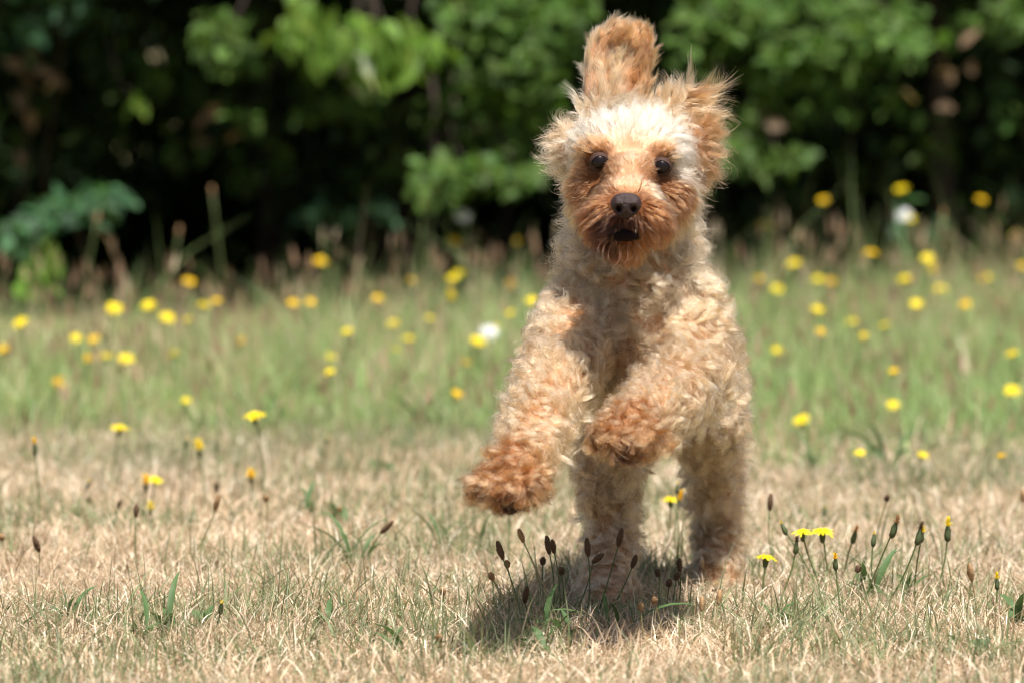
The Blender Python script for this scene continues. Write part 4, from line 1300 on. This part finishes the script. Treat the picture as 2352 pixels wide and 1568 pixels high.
def grow(p, nn, m, K, lock_r, opt):
    """Locks of m hairs rooted at p. Returns points (N*m, K, 3), radii and colours."""
    N = len(p)
    f = coat(p)
    L_ = f[:, 0] / 100 * rng.uniform(0.8, 1.35, N)
    colr = f[:, 1:4]
    fl = f[:, 5:8] + swirl(p, 0.03) * opt['swirl'] * np.clip(f[:, 4:5] / 4, 0.12, 1) + rng.normal(0, 0.12, (N, 3)) * np.clip(f[:, 4:5] / 3, 0.3, 1)
    lift = np.clip(f[:, 8] * rng.uniform(0.8, 1.25, N), 0.1, 0.9)
    T = norm(fl - (fl * nn).sum(1, keepdims=True) * nn)
    B = np.cross(nn, T)
    hand = np.where(rng.uniform(0, 1, N) < 0.5, 1.0, -1.0)
    ph = rng.uniform(0, 6.283, N)
    if opt.get('coh'):
        ph = 6.0 * swirl(p + 3.3, 0.05)[:, 0] + rng.normal(0, 0.5, N)
    bend = hand * f[:, 4] * opt['bend'] * rng.uniform(0.55, 1.35, N)
    T = norm(T - B * np.tan(np.clip(bend * 0.22, -0.9, 0.9))[:, None])
    psi = rng.normal(0, 0.55, N)
    E2 = np.cross(nn, T) * np.cos(psi)[:, None] + nn * np.sin(psi)[:, None]
    # per hair
    rp = lambda a: np.repeat(a, m, axis=0)
    H = N * m
    ang = rng.uniform(0, 6.283, H)
    rad = np.sqrt(rng.uniform(0, 1, H)) * lock_r
    off = rp(T) * (np.cos(ang) * rad)[:, None] + rp(B) * (np.sin(ang) * rad)[:, None]
    L2 = rp(L_) * rng.uniform(0.55, 1.08, H)
    bend2 = rp(bend) * rng.normal(1, 0.15, H) + rng.normal(0, opt.get('fan', 0.15), H)
    ph2 = rp(ph) + rng.normal(0, 0.3, H)
    T2, B2, N2, l2 = rp(T), rp(E2), rp(nn), rp(lift)
    root = rp(p) + off - N2 * 0.0015
    fz = rng.normal(0, opt['frizz'], (H, 3))
    fz2 = rng.normal(0, opt['frizz'] * 0.6, (H, 3))
    ts = np.linspace(0, 1, K)
    cl = rng.uniform(opt['clump'] - 0.12, opt['clump'] + 0.12, N)
    cl2 = rp(cl)
    pts = np.empty((H, K, 3), dtype=np.float32)
    c = root.copy()
    dt = 1.0 / (K - 1)
    for k, t in enumerate(ts):
        if k:
            u = t - dt * 0.5
            th = bend2 * u ** 1.15 + opt['wave'] * math.sqrt(u) * np.sin(6.283 * 1.25 * u + ph2)
            ln_ = l2 * (1 - opt.get('tuck', 1.35) * u ** 1.2) + 0.22 * np.sin(4.2 * u + ph2)
            c = c + (T2 * np.cos(th)[:, None] + B2 * np.sin(th)[:, None]) * (L2 * np.sqrt(np.maximum(0.1, 1 - ln_ ** 2)) * dt)[:, None] + N2 * (L2 * ln_ * dt)[:, None]
        q = c - off * (cl2 * t ** 0.75)[:, None] + fz * (t * t) + fz2 * math.sin(t * 5.0)
        pts[:, k] = q
    rr = np.empty((H, K), dtype=np.float32)
    prof = (1 - 0.75 * ts ** 1.6)
    rr[:] = rng.uniform(0.75, 1.25, H)[:, None] * opt['rad'] * prof[None]
    tv = 1 + 0.16 * tone(p, 0.045)[:, 0] + rng.normal(0, opt.get('var', 0.10), N)
    ch = np.clip(rp(colr * tv[:, None]) * rng.normal(1, 0.07, (H, 1)), 0.01, 0.93)
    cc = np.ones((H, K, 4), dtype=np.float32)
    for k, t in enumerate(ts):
        g = 0.72 + 0.40 * t  # bleached tips; darker roots also put the gaps' shade into the colour
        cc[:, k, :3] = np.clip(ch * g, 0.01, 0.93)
    return pts, rr, cc


def fur_object(name, chunks, parent):
    K = chunks[0][0].shape[1]
    pts = np.concatenate([c[0] for c in chunks]) - DL.astype(np.float32)
    rr = np.concatenate([c[1] for c in chunks])
    cc = np.concatenate([c[2] for c in chunks])
    cu = bpy.data.hair_curves.new(name)
    cu.add_curves([K] * len(pts))
    cu.attributes['position'].data.foreach_set('vector', pts.ravel().astype(np.float32))
    ra = cu.attributes.get('radius') or cu.attributes.new('radius', 'FLOAT', 'POINT')
    ra.data.foreach_set('value', rr.ravel())
    ca = cu.attributes.new('fur_color', 'FLOAT_COLOR', 'POINT')
    ca.data.foreach_set('color', cc.ravel())
    cu.materials.append(M['fur'])
    o = bpy.data.objects.new(name, cu)
    col.objects.link(o)
    o.parent = parent
    o['kind'] = 'stuff'
    return o


K = 11
cand, cn = sample(90000)
ok = face_mask(cand)
cand, cn = cand[ok], cn[ok]
reg = region(cand)
# curly coat
i0 = np.where(reg == 0)[0]
kp = i0[thin(cand[i0], np.full(len(i0), 0.0071))]
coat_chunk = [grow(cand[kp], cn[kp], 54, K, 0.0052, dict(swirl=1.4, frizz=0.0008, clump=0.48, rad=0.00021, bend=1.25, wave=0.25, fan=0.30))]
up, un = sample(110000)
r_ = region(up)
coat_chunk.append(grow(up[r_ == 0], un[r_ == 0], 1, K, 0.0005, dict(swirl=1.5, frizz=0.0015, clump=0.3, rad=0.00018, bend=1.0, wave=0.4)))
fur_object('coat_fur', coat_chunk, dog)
n_coat = len(kp)
# face and crown
i1 = np.where(reg == 1)[0]
f1 = coat(cand[i1])
kp = i1[thin(cand[i1], np.clip(0.0022 + f1[:, 4] * 0.0011, 0.0026, 0.0055))]
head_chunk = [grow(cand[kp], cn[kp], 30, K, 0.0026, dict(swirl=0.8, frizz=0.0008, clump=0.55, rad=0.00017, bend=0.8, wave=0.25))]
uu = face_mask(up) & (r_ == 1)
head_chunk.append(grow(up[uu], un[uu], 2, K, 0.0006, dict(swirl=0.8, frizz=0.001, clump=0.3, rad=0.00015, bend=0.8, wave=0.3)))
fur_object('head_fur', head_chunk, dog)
n_head = len(kp)
# ears thrown up by the leap
i2 = np.where(reg == 2)[0]
kp = i2[thin(cand[i2], np.full(len(i2), 0.0056))]
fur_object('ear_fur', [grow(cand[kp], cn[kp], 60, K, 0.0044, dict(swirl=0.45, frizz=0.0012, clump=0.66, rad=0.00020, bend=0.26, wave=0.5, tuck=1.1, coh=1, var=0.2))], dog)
print('locks', n_coat, n_head, len(kp))

# nose with nostrils
bm = bmesh.new()
bmesh.ops.create_uvsphere(bm, u_segments=64, v_segments=48, radius=1.0)
for v in bm.verts:
    x, y, z = v.co
    w = 1.0 + 0.12 * z - 0.20 * max(0, -z) ** 1.2
    sx = (abs(x) ** 0.85) * (1 if x > 0 else -1) * w
    dep = 0.0
    for sgn in (-1, 1):
        d2 = ((x - sgn * 0.44) / 0.20) ** 2 + ((z + 0.22 + 0.25 * (abs(x) - 0.44)) / 0.24) ** 2
        if y < 0:
            dep += 0.85 * math.exp(-d2 * 1.3)
    if y < 0:
        dep += 0.10 * math.exp(-(x / 0.09) ** 2) * (1 if z < 0.25 else 0.3)
    v.co = Vector((sx * 0.0163, y * 0.0145 + dep * 0.0145, z * 0.0136))
me_ = bpy.data.meshes.new('nose')
bm.to_mesh(me_)
bm.free()
o = link('nose', me_, M['nose'], dog, smooth=True)
o.location = Vector(NOSE_C - DL)
o['label'] = 'dark brown leathery nose'

# eyes with lids
for c in (EYE_L, EYE_R):
    bm = bmesh.new()
    bmesh.ops.create_uvsphere(bm, u_segments=32, v_segments=20, radius=0.0104)
    me_ = bpy.data.meshes.new('eye')
    bm.to_mesh(me_)
    bm.free()
    o = link('eye', me_, M['eye'], dog, smooth=True)
    o.location = Vector(c - DL)
    sgn = 1 if c is EYE_R else -1
    # lids: a shell over the ball with an almond opening
    bm = bmesh.new()
    bmesh.ops.create_uvsphere(bm, u_segments=72, v_segments=48, radius=0.0110)
    kill = []
    for f_ in bm.faces:
        q = f_.calc_center_median()
        x, z = q.x + 0.0006 * sgn, q.z
        top_ = 0.0074 * max(0.0, 1 - (x / 0.0094) ** 2) ** 0.75
        bot_ = 0.0066 * max(0.0, 1 - (x / 0.0094) ** 2) ** 0.75
        if q.y > 0.004 or (q.y < 0 and abs(x) < 0.0094 and -bot_ < z < top_):
            kill.append(f_)
    bmesh.ops.delete(bm, geom=kill, context='FACES')
    me_ = bpy.data.meshes.new('eyelid')
    bm.to_mesh(me_)
    bm.free()
    link('eyelid', me_, M['lid'], o, smooth=True)

# mouth: dark lips slightly parted, two small teeth
bm = bmesh.new()
bmesh.ops.create_uvsphere(bm, u_segments=32, v_segments=16, radius=1.0)
for v in bm.verts:
    x, y, z = v.co
    v.co = Vector((x * 0.0215, y * 0.013, z * 0.0072 * (1 - 0.35 * x * x) - 0.002 * x * x))
me_ = bpy.data.meshes.new('mouth')
bm.to_mesh(me_)
bm.free()
mouth = link('mouth', me_, M['lip'], dog, smooth=True)
mouth.location = Vector(MOUTH_C - DL)
for (a, b) in ((1414, 533), (1460, 534)):
    V, F = tube(np.array([[0, 0, 0.003], [0, 0, 0.0], [0, -0.0001, -0.0011]]), [0.0009, 0.0008, 0.0004], 8)
    t_ = link('tooth', mesh_np('tooth', V, F), M['tooth'], mouth, smooth=True)
    t_.location = Vector(DP(a, b, 6.1595) - MOUTH_C)

# long dark whiskers and beard hairs
wp, wc = [], []
for (x0, y0, x1, y1, bx, by) in ((1405, 555, 1385, 600, 1380, 560), (1418, 565, 1408, 612, 1432, 600), (1430, 568, 1442, 606, 1418, 605), (1450, 566, 1462, 604, 1470, 580), (1462, 560, 1495, 575, 1490, 600),
                                 (1475, 550, 1505, 560, 1500, 585), (1440, 570, 1420, 608, 1445, 612), (1395, 545, 1372, 580, 1372, 552), (1418, 440, 1402, 410, 1402, 432), (1412, 443, 1385, 425, 1395, 440), (1465, 443, 1472, 405, 1475, 425),
                                 (1480, 548, 1500, 590, 1502, 560), (1456, 568, 1440, 600, 1460, 596), (1408, 560, 1396, 596, 1394, 572)):
    for rep in range(3):
        j = rng.normal(0, 2.0, 6)
        t = np.linspace(0, 1, K)[:, None]
        Yw = 6.15 if y0 > 500 else 6.165
        a_, b_, c_ = DP(x0 + j[0], y0 + j[1], Yw), DP(bx + j[2], by + j[3], Yw - 0.02), DP(x1 + j[4], y1 + j[5], Yw - 0.025)
        wp.append((1 - t) ** 2 * a_ + 2 * t * (1 - t) * b_ + t * t * c_)
wp = np.array(wp, dtype=np.float32)
rr = np.repeat(np.linspace(0.00028, 0.0001, K)[None], len(wp), 0).astype(np.float32)
cc = np.ones((len(wp), K, 4), dtype=np.float32) * np.array([0.06, 0.025, 0.012, 1], dtype=np.float32)
fur_object('whiskers', [(wp, rr, cc)], dog)

# pads and claws on the raised paws
for (a, b, Y) in ((1150, 1158, 5.972), (1172, 1165, 5.970), (1196, 1156, 5.974), (1425, 1046, 6.018), (1450, 1050, 6.016), (1478, 1046, 6.020)):
    bm = bmesh.new()
    bmesh.ops.create_uvsphere(bm, u_segments=16, v_segments=10, radius=1.0, matrix=Matrix.Diagonal((0.0085, 0.0100, 0.0075, 1)))
    me_ = bpy.data.meshes.new('paw_pad')
    bm.to_mesh(me_)
    bm.free()
    o = link('paw_pad', me_, M['pad'], dog, smooth=True)
    o.location = Vector(DP(a, b, Y) - DL)
for (a, b, Y) in ((1128, 1128, 5.968), (1160, 1128, 5.958), (1190, 1124, 5.962), (1412, 1018, 6.000), (1440, 1016, 5.990), (1470, 1018, 5.996)):
    V, F = tube(np.array([[0, 0.008, 0.004], [0, 0, 0.002], [0, -0.006, -0.002], [0, -0.009, -0.007]]), [0.0026, 0.0024, 0.0017, 0.0004], 8)
    o = link('claw', mesh_np('claw', V, F), M['claw'], dog, smooth=True)
    o.location = Vector(DP(a, b, Y) - DL)
